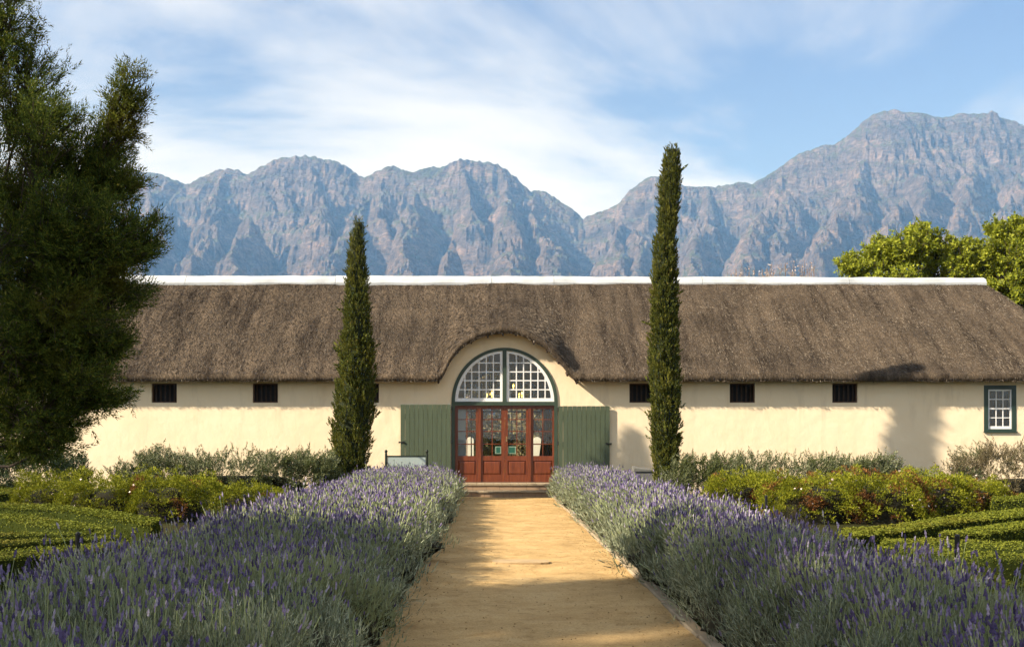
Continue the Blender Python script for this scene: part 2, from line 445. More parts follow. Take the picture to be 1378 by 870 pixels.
mod = np.clip(0.5+0.9*noise2(MX/500, MY/500, 77), 0, 1)
H = H + damp*(46*g1 + 34*g2*(0.2+1.4*mod)) + (0.35+0.65*damp)*(15*(g3+0.45) + 34*(g4+0.4)*(0.4+mod))
H = H + 5*noise2(MX/42, MY/60, 88) + 5*noise2(MX/17, MY/30, 89)
# rock steps: horizontal ledges
H = H + (0.3+0.7*damp)*7*np.sin(H/17 + 1.5*fbm(MX/150, MY/150, 71, 2))
H = np.where(MY > Y_CREST+200, H*np.clip(1-(MY-Y_CREST-200)/1500, 0, 1), H)
H = np.maximum(H*np.clip((MY-2500)/250, 0, 1), -2)
V = np.stack([MX, MY, H], -1).reshape(-1, 3)
nxm, nym = len(mpx), len(myy)
I = np.arange(nym-1)[:, None]*nxm + np.arange(nxm-1)[None]
F = np.stack([I, I+1, I+1+nxm, I+nxm], -1).reshape(-1, 4)
m_rock, nt, out = new_mat('mountain_rock')
b = N(nt, 'ShaderNodeBsdfPrincipled', i_Roughness=0.95); b.inputs['Specular IOR Level'].default_value = 0.1
tcn = N(nt, 'ShaderNodeTexCoord'); geo = N(nt, 'ShaderNodeNewGeometry')
mpn = N(nt, 'ShaderNodeMapping'); mpn.inputs['Scale'].default_value = (1, 1, 2.2); L(nt, tcn, 'Object', mpn, 0)
n1 = N(nt, 'ShaderNodeTexNoise', i_Scale=0.006, i_Detail=10.0, i_Roughness=0.68); L(nt, mpn, 0, n1, 'Vector')
r1 = ramp(nt, [(0.30, (0.045, 0.036, 0.030)), (0.45, (0.135, 0.104, 0.087)), (0.58, (0.23, 0.174, 0.142)), (0.72, (0.35, 0.225, 0.17))]); L(nt, n1, 0, r1, 0)
n4 = N(nt, 'ShaderNodeTexNoise', i_Scale=0.035, i_Detail=9.0, i_Roughness=0.75); L(nt, mpn, 0, n4, 'Vector')
r4 = ramp(nt, [(0.36, (0.22, 0.24, 0.22)), (0.50, (0.9, 0.9, 0.9)), (0.68, (1.7, 1.66, 1.62))]); L(nt, n4, 0, r4, 0)
mxr = N(nt, 'ShaderNodeMixRGB', blend_type='MULTIPLY', i_0=0.85); L(nt, r1, 0, mxr, 1); L(nt, r4, 0, mxr, 2)
sepn = N(nt, 'ShaderNodeSeparateXYZ'); L(nt, geo, 'Normal', sepn, 0)
n5 = N(nt, 'ShaderNodeTexNoise', i_Scale=0.012, i_Detail=8.0, i_Roughness=0.7); L(nt, tcn, 'Object', n5, 'Vector')
sl = N(nt, 'ShaderNodeMath', operation='MULTIPLY_ADD', i_1=0.55); L(nt, n5, 0, sl, 0); L(nt, sepn, 2, sl, 2)
slr = N(nt, 'ShaderNodeMapRange', interpolation_type='SMOOTHSTEP'); L(nt, sl, 0, slr, 0)
slr.inputs[1].default_value = 0.86; slr.inputs[2].default_value = 1.12; slr.inputs[4].default_value = 0.8
mxg = N(nt, 'ShaderNodeMixRGB'); L(nt, slr, 0, mxg, 0); L(nt, mxr, 0, mxg, 1); mxg.inputs[2].default_value = (0.095, 0.115, 0.05, 1)
L(nt, mxg, 0, b, 'Base Color')
bp = N(nt, 'ShaderNodeBump', i_Strength=1.0, i_Distance=34.0); L(nt, n4, 0, bp, 'Height'); L(nt, bp, 0, b, 'Normal')
L(nt, b, 0, out, 0)
mt = link('mountains', mesh_np('mountains', V, F, m_rock, False))
tag(mt, 'blue grey rocky mountain range behind the barn', None, kind='structure')

# ------------------------------------------------------------------ haze
m_haze, nt, out = new_mat('haze_air')
pv = N(nt, 'ShaderNodeVolumePrincipled'); pv.inputs['Color'].default_value = (0.22, 0.50, 1.0, 1); pv.inputs['Absorption Color'].default_value = (1, 1, 1, 1)
pv.inputs['Density'].default_value = 0.48/4700; pv.inputs['Anisotropy'].default_value = 0.0
nt.links.new(pv.outputs[0], out.inputs['Volume'])
hz = MB().box(-8800, 8800, -5800, 7600, -1.5, 1560).build('haze', m_haze)
tag(hz, 'pale blue haze in front of the mountains', None, kind='stuff')

# ------------------------------------------------------------------ the barn
YF, YR = 30.0, 39.0                        # outer faces of the front and rear walls
YE, YB = 29.62, 39.38                      # eave lines
YRIDGE = 34.5
XL_W, XR_W = -16.1, 16.75                  # wall ends
XL_E, XR_E = -16.45, 17.1                  # thatch ends
XL_R, XR_R = -14.75, 15.44                 # ridge ends
S = FPX/YE
ARCH = [(575,513),(586,513),(593,511.5),(598,504),(603,492),(610,481),(618,471),(626,464.5),(635,459),(645,454),(656,450.5),(667,448.6),(678,447.8),(688,447.8),
        (697,449),(707,453),(718,459),(728,464.5),(737,471),(745,478.5),(751,485.5),(758,494),(764,502),(770,508.5),(776,512.3),(783,513),(795,513)]
ax = np.array([(p[0]-662)/S for p in ARCH]); az = np.array([EYE+(591-p[1])/S for p in ARCH])
ZE = EYE+(591-513)/S
def zlip(x):
    x = np.asarray(x, float)
    s = 0
    for o in (-0.06, -0.03, 0, 0.03, 0.06): s = s + np.interp(x+o, ax, az, ZE, ZE)
    return s/5
TH = 0.22
ZRIDGE = EYE+(591-375.5)*YRIDGE/FPX
SF = (ZRIDGE-ZE-TH)/(YRIDGE-YE)
def smax(a, c, k):
    h = np.clip(0.5+0.5*(a-c)/k, 0, 1); return c*(1-h)+a*h+k*h*(1-h)
def roof_z(x, y):
    x = np.asarray(x, float); y = np.asarray(y, float)
    dyy = np.minimum(y-YE, YB-y)
    main = ZE+TH+SF*dyy
    # the eyebrow widens and softens as it runs back
    w = 1+0.10*np.clip(dyy, 0, 4)
    xc = 0.45
    arch = zlip(xc+(x-xc)/w)-ZE
    brow = ZE+TH+arch*0.985+0.35*dyy - 0.0*dyy
    k = 0.12+0.14*np.clip(dyy, 0, 3)
    hh = np.clip(0.5+0.5*(main-brow)/k, 0, 1)
    front = smax(main, brow, k)-k*hh*(1-hh)*np.clip(1-arch/0.25, 0, 1)
    hip = np.minimum((XR_E-x)*(ZRIDGE-ZE-TH)/(XR_E-XR_R), (x-XL_E)*(ZRIDGE-ZE-TH)/(XR_R-XR_R+(XL_R-XL_E)))+ZE+TH
    z = -smax(-front, -hip, 0.25)
    z = np.minimum(z, ZRIDGE+0.02)
    sag = 0.035*noise2(x*0.35, y*0.4, 81)+0.02*noise2(x*1.3, y*0.9, 82)
    return z + sag*np.clip(dyy*1.5, 0.15, 1)

barn = thing('thatched_barn', 'long cream barn with thatched roof, white ridge and arched doorway', 'barn', (0.35, 34.5, 0))
# --- thatch
m_thatch, nt, out = new_mat('thatch')
b = N(nt, 'ShaderNodeBsdfPrincipled', i_Roughness=1.0); b.inputs['Specular IOR Level'].default_value = 0.05
tcn = N(nt, 'ShaderNodeTexCoord')
mpn = N(nt, 'ShaderNodeMapping'); mpn.inputs['Scale'].default_value = (60, 15, 15); L(nt, tcn, 'Object', mpn, 0)
n1 = N(nt, 'ShaderNodeTexNoise', i_Scale=1.0, i_Detail=5.0, i_Roughness=0.7); L(nt, mpn, 0, n1, 'Vector')
r1 = ramp(nt, [(0.30, (0.038, 0.029, 0.021)), (0.52, (0.120, 0.093, 0.067)), (0.72, (0.25, 0.198, 0.145))]); L(nt, n1, 0, r1, 0)
n2 = N(nt, 'ShaderNodeTexNoise', i_Scale=0.55, i_Detail=5.0, i_Roughness=0.6); L(nt, tcn, 'Object', n2, 'Vector')
r2 = ramp(nt, [(0.3, (0.62, 0.62, 0.62)), (0.7, (1.30, 1.26, 1.20))]); L(nt, n2, 0, r2, 0)
mps = N(nt, 'ShaderNodeMapping'); mps.inputs['Scale'].default_value = (3.2, 0.35, 0.35); L(nt, tcn, 'Object', mps, 0)
ns = N(nt, 'ShaderNodeTexNoise', i_Scale=1.0, i_Detail=6.0, i_Roughness=0.65); L(nt, mps, 0, ns, 'Vector')
rs = ramp(nt, [(0.36, (0.42, 0.42, 0.44)), (0.52, (1, 1, 1)), (0.70, (1.3, 1.27, 1.22))]); L(nt, ns, 0, rs, 0)
mx0 = N(nt, 'ShaderNodeMixRGB', blend_type='MULTIPLY', i_0=1.0); L(nt, r2, 0, mx0, 1); L(nt, rs, 0, mx0, 2); r2 = mx0
mx = N(nt, 'ShaderNodeMixRGB', blend_type='MULTIPLY', i_0=1.0); L(nt, r1, 0, mx, 1); L(nt, r2, 0, mx, 2); L(nt, mx, 0, b, 'Base Color')
bp = N(nt, 'ShaderNodeBump', i_Strength=1.0, i_Distance=0.05); L(nt, n1, 0, bp, 'Height'); L(nt, bp, 0, b, 'Normal')
L(nt, b, 0, out, 0)
rx_ = np.unique(np.concatenate([np.linspace(XL_E, XR_E, 220), np.linspace(-1.8, 2.7, 90)])); ry_ = np.concatenate([np.linspace(YE, YRIDGE, 60), np.linspace(YRIDGE, YB, 40)[1:]])
RX, RY = np.meshgrid(rx_, ry_)
RZ = roof_z(RX, RY)
V = np.stack([RX, RY, RZ], -1).reshape(-1, 3)
nxr, nyr = len(rx_), len(ry_)
I = np.arange(nyr-1)[:, None]*nxr + np.arange(nxr-1)[None]
F = [np.stack([I, I+1, I+1+nxr, I+nxr], -1).reshape(-1, 4)]
Vs = [V]; off = len(V)
def skirt(edge, outx, outy, inner):
    """rounded thatch lip below an edge row, then the underside"""
    global off
    n = len(edge); rows = [edge]
    prof = [(0.035, -0.035), (0.055, -0.09), (0.05, -0.15), (0.02, -0.195), (-0.03, -TH), (-0.10, -TH+0.02), (-inner, -TH+0.02+(inner-0.1)*0.5)]
    jit = 0.012*noise2(edge[:, 0]*5, edge[:, 1]*5, 91)+0.008*noise2(edge[:, 0]*17, edge[:, 1]*17, 92)
    for dist, dz in prof:
        e = edge.copy(); e[:, 0] += outx*dist; e[:, 1] += outy*dist; e[:, 2] += dz + jit*(1 if dz < -0.1 else 0.3)
        rows.append(e)
    allv = np.concatenate(rows); Vs.append(allv)
    I = np.arange(len(rows)-1)[:, None]*n + np.arange(n-1)[None]+off
    F.append(np.stack([I, I+n, I+1+n, I+1], -1).reshape(-1, 4)); off += len(allv)
g = np.stack([RX, RY, RZ], -1)
skirt(g[0], 0, -1, 0.75); skirt(g[-1][::-1], 0, 1, 0.75); skirt(g[::-1, 0], -1, 0, 0.5); skirt(g[:, -1], 1, 0, 0.5)
thatch = link('thatch_roof', mesh_np('thatch_roof', np.concatenate(Vs), F, m_thatch, True), barn)
# loose reed ends over the visible slopes
m_reed = mat_leaf('thatch_reed', [(0.0, (0.05, 0.036, 0.026)), (0.45, (0.105, 0.085, 0.064)), (0.85, (0.18, 0.148, 0.112)), (1.0, (0.30, 0.25, 0.19))], 0.0, 1.0, ((0.075, 0.060, 0.046), 0.42, 0.72), 0.8, spec=0.05)
n = 115000
sx = rng.uniform(XL_E, XR_E, n); sy = YE+0.0+(YRIDGE-YE)*rng.random(n)
def surf_frame(sx, sy):
    e = 0.03
    z0 = roof_z(sx, sy); zx = (roof_z(sx+e, sy)-z0)/e; zy = (roof_z(sx, sy+e)-z0)/e
    nrm = np.stack([-zx, -zy, np.ones_like(zx)], 1); nrm /= np.linalg.norm(nrm, axis=1, keepdims=True)
    dn = np.stack([zx*0+0, -np.ones_like(zx), -zy], 1)
    grad = np.stack([-zx*0.6, -np.abs(zy)-0.3, -(zx*zx*0.6+zy*(np.abs(zy)+0.3))], 1)
    grad /= np.linalg.norm(grad, axis=1, keepdims=True)
    return z0, nrm, grad
z0, nrm, dn = surf_frame(sx, sy)
pos = np.stack([sx, sy, z0], 1)+nrm*0.004
d = dn + nrm*rng.uniform(0.02, 0.30, n)[:, None] + rng.normal(0, 0.13, (n, 3))
ln = rng.uniform(0.08, 0.19, n); wd = rng.uniform(0.007, 0.014, n)
V1, F1 = scatter(*BLADE, pos, d, np.stack([wd, wd, ln], 1))
# ragged cut ends along the eave
n = 9000
ex_ = rng.uniform(XL_E, XR_E, n)
pos = np.stack([ex_, YE-0.03+rng.uniform(-.02, .05, n), roof_z(ex_, np.full(n, YE))-rng.uniform(0.05, TH, n)], 1)
d = np.stack([rng.normal(0, .35, n), rng.uniform(-.8, 0.0, n), rng.uniform(-1.0, -.3, n)], 1)
V2, F2 = scatter(*BLADE, pos, d, np.stack([rng.uniform(.01, .022, n)]*2+[rng.uniform(0.03, 0.075, n)], 1))
V, F = join([(V1, F1), (V2, F2)])
tag(link('thatch_reeds', mesh_np('thatch_reeds', V, F, m_reed), barn), kind='stuff')
# white ridge capping in lengths
m_cap = mat_solid('ridge_plaster', (0.33, 0.345, 0.35), (0.54, 0.56, 0.565), 0.85, 1.2, 0.4, 18)
cuts = [XL_R-0.1, -9.6, -4.9, 0.0, 1.95, 6.6, 11.2, XR_R+0.05]
for k in range(len(cuts)-1):
    xs = np.linspace(cuts[k], cuts[k+1]-0.012, 26); Vv = []; Ff = []
    zo = rng.normal(0, 0.005)
    for i, x in enumerate(xs):
        top = ZRIDGE+0.125-0.0028*(x+14)+zo+0.02*float(noise2(x*.8, 0.2, 95))+.008*float(noise2(x*3.1, .2, 97)); lo = ZRIDGE-0.03+0.018*float(noise2(x*1.1, 4.2, 96))
        for (yy, zz_) in ((-0.33, lo-0.21), (-0.335, lo-0.13), (-0.27, lo-0.02), (-0.12, top-0.01), (0.12, top-0.01), (0.27, lo-0.02), (0.33, lo-0.2)):
            Vv.append((x, YRIDGE+yy, zz_))
    for i in range(25):
        for j in range(6): Ff.append((i*7+j, i*7+7+j, i*7+8+j, i*7+1+j))
    Ff.append(tuple(range(7))); Ff.append(tuple(25*7+6-j for j in range(7)))
    MB().add(Vv, Ff).build('ridge_cap', m_cap, barn)

# --- walls
m_wall, nt, out = new_mat('cream_limewash')
b = N(nt, 'ShaderNodeBsdfPrincipled', i_Roughness=0.92); b.inputs['Specular IOR Level'].default_value = 0.15
tcn = N(nt, 'ShaderNodeTexCoord')
n1 = N(nt, 'ShaderNodeTexNoise', i_Scale=0.7, i_Detail=7.0, i_Roughness=0.6); L(nt, tcn, 'Object', n1, 'Vector')
r1 = ramp(nt, [(0.3, (0.80, 0.64, 0.425)), (0.7, (0.86, 0.71, 0.495))]); L(nt, n1, 0, r1, 0)
# splash dirt and stains low on the wall
mp2 = N(nt, 'ShaderNodeMapping'); mp2.inputs['Scale'].default_value = (3.0, 3.0, 0.5); L(nt, tcn, 'Object', mp2, 0)
n2 = N(nt, 'ShaderNodeTexNoise', i_Scale=1.0, i_Detail=6.0, i_Roughness=0.65); L(nt, mp2, 0, n2, 'Vector')
r2 = ramp(nt, [(0.30, (0.84, 0.82, 0.80)), (0.47, (1, 1, 1))]); L(nt, n2, 0, r2, 0)
mx = N(nt, 'ShaderNodeMixRGB', blend_type='MULTIPLY', i_0=0.75); L(nt, r1, 0, mx, 1); L(nt, r2, 0, mx, 2)
# rain-splashed dirt above the ground, in uneven patches
sz_ = N(nt, 'ShaderNodeSeparateXYZ'); L(nt, tcn, 'Object', sz_, 0)
nsp_ = N(nt, 'ShaderNodeTexNoise', i_Scale=1.6, i_Detail=7.0, i_Roughness=0.65); L(nt, tcn, 'Object', nsp_, 'Vector')
hm = N(nt, 'ShaderNodeMath', operation='MULTIPLY_ADD', i_1=-2.2, i_2=1.35); L(nt, nsp_, 0, hm, 0)
ha = N(nt, 'ShaderNodeMath', operation='ADD'); L(nt, sz_, 2, ha, 0); L(nt, hm, 0, ha, 1)
hr = N(nt, 'ShaderNodeMapRange', interpolation_type='SMOOTHSTEP'); L(nt, ha, 0, hr, 0)
hr.inputs[1].default_value = 0.15; hr.inputs[2].default_value = 1.1; hr.inputs[3].default_value = 0.55; hr.inputs[4].default_value = 0.0
mxd = N(nt, 'ShaderNodeMixRGB'); L(nt, hr, 0, mxd, 0); L(nt, mx, 0, mxd, 1); mxd.inputs[2].default_value = (0.60, 0.50, 0.36, 1)
L(nt, mxd, 0, b, 'Base Color')
n3 = N(nt, 'ShaderNodeTexNoise', i_Scale=2.2, i_Detail=7.0, i_Roughness=0.55); L(nt, tcn, 'Object', n3, 'Vector')
bp = N(nt, 'ShaderNodeBump', i_Strength=0.28, i_Distance=0.06); L(nt, n3, 0, bp, 'Height'); L(nt, bp, 0, b, 'Normal')
L(nt, b, 0, out, 0)
def fx(px): return (px-662)/49.0
def fz(py): return EYE+(591-py)/49.0
SMALL = [(204, 238), (340, 374), (476, 510), (847, 881), (982, 1016), (1120, 1154)]
WZ0, WZ1 = fz(541.5), fz(515.5)
SASH = (fx(1324), fx(1367.5), fz(580), fz(518))
DX0, DX1, DXC = fx(607.5), fx(750.5), fx(679.0)
ARC_R = (DX1-DX0)/2; ARC_Z = fz(541.0); ARC_H = fz(467.5)-ARC_Z
SILL = fz(648.3)
def arch_z(x):
    t = np.clip(np.abs(x-DXC)/ARC_R, 0, 1)
    return ARC_Z + ARC_H*math.sqrt(max(0, 1-t*t))
def wall_with_holes(ywall, thick, sgn, holes, name):
    """wall cut into columns; sgn=+1 thickens towards +Y"""
    xs = {XL_W, XR_W}
    for h in holes: xs |= {h[0], h[1]}
    xs |= set(np.linspace(XL_W, XR_W, 60)) | {DXC-ARC_R*math.cos(a) for a in np.linspace(0, math.pi, 41)} | set(np.linspace(-1.6, 2.5, 40))
    xs = sorted(xs); mb = MB()
    for x0, x1 in zip(xs[:-1], xs[1:]):
        if x1-x0 < 1e-5: continue
        xm = (x0+x1)/2
        t0 = float(roof_z(x0, ywall))-0.07; t1 = float(roof_z(x1, ywall))-0.07
        spans = []; z = (-0.2, -0.2)
        for h in holes:
            if h[0]-1e-6 <= x0 and x1 <= h[1]+1e-6:
                if h[2] == 'arch':
                    spans.append((z, (-0.2, -0.2))); z = (arch_z(x0), arch_z(x1))
                else:
                    spans.append((z, (h[2], h[2]))); z = (h[3], h[3])
        spans.append((z, (t0, t1)))
        for a, c in spans:
            if c[0]-a[0] < 1e-4 and c[1]-a[1] < 1e-4: continue
            y0, y1 = ywall, ywall+sgn*thick
            V8 = [(x0,y0,a[0]),(x1,y0,a[1]),(x1,y1,a[1]),(x0,y1,a[0]),(x0,y0,c[0]),(x1,y0,c[1]),(x1,y1,c[1]),(x0,y1,c[0])]
            fs = [(0,3,2,1),(4,5,6,7),(0,1,5,4),(2,3,7,6)]
            # side faces only where a hole or the wall end is
            edges = [h[0] for h in holes if h[2] != 'arch']+[h[1] for h in holes if h[2] != 'arch']+[XL_W, XR_W, DX0, DX1]
            if any(abs(x1-e) < 1e-6 for e in edges): fs.append((1,2,6,5))
            if any(abs(x0-e) < 1e-6 for e in edges): fs.append((3,0,4,7))
            mb.add(V8, fs)
    return mb.build(name, m_wall, barn)
holes = [(fx(a), fx(c), WZ0, WZ1) for a, c in SMALL] + [SASH, (DX0, DX1, 'arch')]
wall_with_holes(YF, 0.45, 1, holes, 'front_wall')
wall_with_holes(YR, 0.45, -1, [(DX0, DX1, 'arch')], 'rear_wall')
MB().box(XL_W, XL_W+0.45, YF+.45, YR-.45, -.2, ZE+0.2).build('end_wall', m_wall, barn)
MB().box(XR_W-0.45, XR_W, YF+.45, YR-.45, -.2, ZE+0.2).build('end_wall', m_wall, barn)
m_floor = mat_solid('inside_floor', (0.10, 0.06, 0.04), (0.16, 0.10, 0.065), 0.5, 4)
MB().box(XL_W+.45, XR_W-.45, YF+.45, YR-.45, -0.1, SILL-0.01).build('inside_floor', m_floor, barn)
MB().box(DX0+0.003, DX1-0.003, YF+0.02, YF+.445, -0.1, SILL-0.006).build('threshold', mat_solid('threshold_stone', (0.26, 0.19, 0.13), (0.36, 0.27, 0.19), 0.85, 6), barn)

# rafter ends poking out below the eyebrow
m_dark = mat_solid('dark_timber', (0.025, 0.015, 0.010), (0.05, 0.03, 0.02), 0.8, 12)
for (a, c) in [(601,487.5),(615.5,473.5),(634,460.5),(656.5,452.5),(676.5,450),(694.5,450),(718,461.5),(736.5,472.5),(751.5,487.5),(763.5,504),(590,514),(776,514.5)]:
    x = (a-662)/S; z = EYE+(591-c)/S
    MB().tube([(x, YE-0.015, z-0.02), (x, YE+0.16, z+0.03), (x, YF+0.05, z+0.09)], [0.030, 0.034, 0.034], 7).build('rafter_end', m_dark, barn)

# --- small barred windows
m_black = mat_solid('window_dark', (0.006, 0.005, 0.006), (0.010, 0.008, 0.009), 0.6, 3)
m_brownfr = mat_solid('window_frame_brown', (0.07, 0.035, 0.02), (0.12, 0.065, 0.035), 0.7, 8)
for a, c in SMALL:
    x0, x1 = fx(a)+0.002, fx(c)-0.002; z0_, z1_ = WZ0+0.002, WZ1-0.002
    f = 0.03
    mb = MB()
    mb.box(x0, x0+f, YF+.06, YF+.15, z0_, z1_).box(x1-f, x1, YF+.06, YF+.15, z0_, z1_).box(x0+f, x1-f, YF+.06, YF+.15, z0_, z0_+f).box(x0+f, x1-f, YF+.06, YF+.15, z1_-f, z1_)
    w = mb.build('window', m_brownfr, barn)
    MB().box(x0+.001, x1-.001, YF+.2, YF+.22, z0_, z1_).build('backing', m_black, w)  # near-black sheet stands for the dark inside the opening
    nb = 5
    for k in range(nb):
        xb = x0+f+(x1-x0-2*f)*(k+0.5)/nb
        MB().box(xb-.022, xb+.022, YF+.10, YF+.125, z0_+f, z1_-f).build('slat', m_dark, w)

# --- sash window
m_green = mat_solid('green_paint', (0.030, 0.048, 0.030), (0.040, 0.062, 0.040), 0.45, 5, 0.1, 30, 0.4)
m_dgreen = mat_solid('dark_green_paint', (0.020, 0.040, 0.030), (0.028, 0.052, 0.038), 0.4, 5, 0.1, 30, 0.4)
m_white = mat_solid('white_paint', (0.74, 0.73, 0.70), (0.82, 0.81, 0.79), 0.5, 6)
m_glass, nt, out = new_mat('window_glass')
fr = N(nt, 'ShaderNodeFresnel', i_IOR=1.5); gl = N(nt, 'ShaderNodeBsdfGlossy', i_Roughness=0.02); tr = N(nt, 'ShaderNodeBsdfTransparent')
tr.inputs[0].default_value = (0.93, 0.95, 0.94, 1)
nzg = N(nt, 'ShaderNodeTexNoise', i_Scale=3.0); tcg = N(nt, 'ShaderNodeTexCoord'); L(nt, tcg, 'Object', nzg, 'Vector')
bpg = N(nt, 'ShaderNodeBump', i_Strength=0.05, i_Distance=0.02); L(nt, nzg, 0, bpg, 'Height'); L(nt, bpg, 0, gl, 'Normal')
fm = N(nt, 'ShaderNodeMath', operation='MULTIPLY', i_1=1.0); L(nt, fr, 0, fm, 0)
mix = N(nt, 'ShaderNodeMixShader'); L(nt, fm, 0, mix, 0); L(nt, tr, 0, mix, 1); L(nt, gl, 0, mix, 2); L(nt, mix, 0, out, 0)
x0, x1, z0_, z1_ = SASH
x0 += .002; x1 -= .002; z0_ += .002; z1_ -= .002
mb = MB(); f = 0.115
mb.box(x0, x0+f, YF-.012, YF+.1, z0_, z1_).box(x1-f, x1, YF-.012, YF+.1, z0_, z1_).box(x0+f, x1-f, YF-.010, YF+.1, z0_, z0_+.06).box(x0+f, x1-f, YF-.010, YF+.1, z1_-.11, z1_)
sw = mb.build('sash_window', m_dgreen, barn)
MB().box(x0-.02, x1+.02, YF-.05, YF-.013, z0_-.035, z0_+.0).build('sill', m_dgreen, sw)
gx0, gx1, gz0, gz1 = x0+f+.002, x1-f-.002, z0_+.062, z1_-.112
mb = MB(); e = 0.042
mb.box(gx0, gx0+e, YF+.02, YF+.06, gz0, gz1).box(gx1-e, gx1, YF+.02, YF+.06, gz0, gz1).box(gx0+e, gx1-e, YF+.02, YF+.06, gz0, gz0+.08).box(gx0+e, gx1-e, YF+.02, YF+.06, gz1-e, gz1)
zm = (gz0+.08+gz1-e)/2
mb.box(gx0+e, gx1-e, YF+.015, YF+.058, zm-.024, zm+.024)
for k in (1, 2):
    xk = gx0+e+(gx1-gx0-2*e)*k/3; mb.box(xk-.011, xk+.011, YF+.027, YF+.053, gz0+.08, zm-.024).box(xk-.011, xk+.011, YF+.027, YF+.053, zm+.024, gz1-e)
for (a, c) in ((gz0+.08, zm-.024), (zm+.024, gz1-e)):
    mb.box(gx0+e, gx1-e, YF+.028, YF+.052, (a+c)/2-.011, (a+c)/2+.011)
mb.build('sash', m_white, sw)
for i in range(3):
    for (a, c) in ((gz0+.08, zm-.024), (zm+.024, gz1-e)):
        for j in range(2):
            xa = gx0+e+(gx1-gx0-2*e)*i/3; xb = gx0+e+(gx1-gx0-2*e)*(i+1)/3
            MB().box(xa+.006, xb-.006, YF+.038, YF+.042, a+(c-a)*j/2+.006, a+(c-a)*(j+1)/2-.006).build('pane', m_glass, sw)
MB().box(x0-0.3, x1+0.3, YF+.9, YF+.95, z0_-.5, z1_+.2).build('room_dark_sheet', mat_solid('room_dark', (0.03, 0.03, 0.03), (0.05, 0.045, 0.04), 0.9, 2), sw)  # dark sheet in place of the unlit room behind the panes

# --- arched fanlight
def arc_band(mb, r_out, r_in, h_out, h_in, y0, y1, a0, a1, n, zc=ARC_Z):
    V = []; F = []
    for k in range(n+1):
        a = a0+(a1-a0)*k/n
        co, si = math.cos(a), math.sin(a)
        for (r, h, y) in ((r_out, h_out, y0), (r_in, h_in, y0), (r_in, h_in, y1), (r_out, h_out, y1)):
            V.append((DXC+r*co, y, zc+h*si))
    for k in range(n):
        for j in range(4): F.append((k*4+j, k*4+(j+1) % 4, k*4+4+(j+1) % 4, k*4+4+j))
    F += [(0, 1, 2, 3), (n*4+3, n*4+2, n*4+1, n*4)]
    mb.add(V, F)
GW = 0.085; TRZ0, TRZ1 = fz(545.2), fz(540.6)      # green transom
mb = MB()
arc_band(mb, ARC_R-.003, ARC_R-GW-.01, ARC_H-.003, ARC_H-GW, YF-.03, YF+.16, 0, math.pi, 48)
mb.box(DX0+.003, DX0+GW+.01, YF-.03, YF+.16, SILL-.004, ARC_Z).box(DX1-GW-.01, DX1-.003, YF-.03, YF+.16, SILL-.004, ARC_Z)
mb.box(DX0+GW+.01, DX1-GW-.01, YF-.028, YF+.15, TRZ0, TRZ1+.01)
mb.box(DXC-.052, DXC+.052, YF-.026, YF+.15, TRZ1+.01, ARC_Z+ARC_H-GW+.01)
fan = mb.build('fanlight', m_green, barn)
for sgn in (-1, 1):
    # white sash: quarter arch, upright and rail
    mb = MB(); ro, ho = ARC_R-GW-.012, ARC_H-GW-.002; e = 0.085
    xin = DXC+sgn*0.056
    ang0 = math.acos(0.056/ro)
    arc_band(mb, ro, ro-e, ho, ho-e, YF+.0, YF+.06, (math.pi-0 if sgn < 0 else 0), (math.pi-ang0 if sgn < 0 else ang0), 24, TRZ1+.012)
    bz = TRZ1+.013
    xa, xb = sorted((xin, xin+sgn*e*0.8))
    top_in = bz+(ho-e)*math.sqrt(1-(0.056/(ro-e))**2)
    mb.box(xa, xb, YF+.002, YF+.058, bz, top_in+.05)
    xa, xb = sorted((xin+sgn*e*0.8, DXC+sgn*(ro-.012)))
    mb.box(xa, xb, YF+.002, YF+.058, bz, bz+.095)
    sash = mb.build('sash', m_white, fan)
    cols_ = [625.7, 634.8, 644.7, 654.4, 663.9] if sgn < 0 else [694.9, 704.5, 714.2, 723.9, 733.6]
    rows_ = [487.9, 500, 511.7, 523.9]
    ri, hi_ = ro-e+.012, ho-e+.012; zc = TRZ1+.012
    mb = MB()
    for a in cols_:
        x = fx(a); zt = zc+hi_*math.sqrt(max(0, 1-((x-DXC)/ri)**2))
        mb.box(x-.015, x+.015, YF+.015, YF+.045, bz+.09, zt)
    for c in rows_:
        z = fz(c); xo = DXC+sgn*ri*math.sqrt(max(0, 1-((z-zc)/hi_)**2))
        xa, xb = sorted((xin+sgn*.06, xo)); mb.box(xa, xb, YF+.017, YF+.043, z-.015, z+.015)
    mb.build('glazing_bars', m_white, fan)
    # panes, each cut to its own cell
    xe = sorted([fx(a) for a in cols_]+[xin+sgn*.06, DXC+sgn*ri]); ze = sorted([fz(c) for c in rows_]+[bz+.09, zc+hi_])
    for xa, xb in zip(xe[:-1], xe[1:]):
        for za_, zb_ in zip(ze[:-1], ze[1:]):
            pts = []
            for x in np.linspace(xa, xb, 7):
                zt = min(zb_, zc+hi_*math.sqrt(max(0, 1-((x-DXC)/ri)**2)))
                if zt > za_+.004: pts.append((x, zt))
            if len(pts) < 2: continue
            poly = [(pts[0][0], za_)]+pts+[(pts[-1][0], za_)]
            n = len(poly)
            Vv = [(x, y, z) for y in (YF+.028, YF+.032) for (x, z) in poly]
            Ff = [tuple(range(n)), tuple(range(2*n-1, n-1, -1))]
            MB().add(Vv, Ff).build('pane', m_glass, fan)

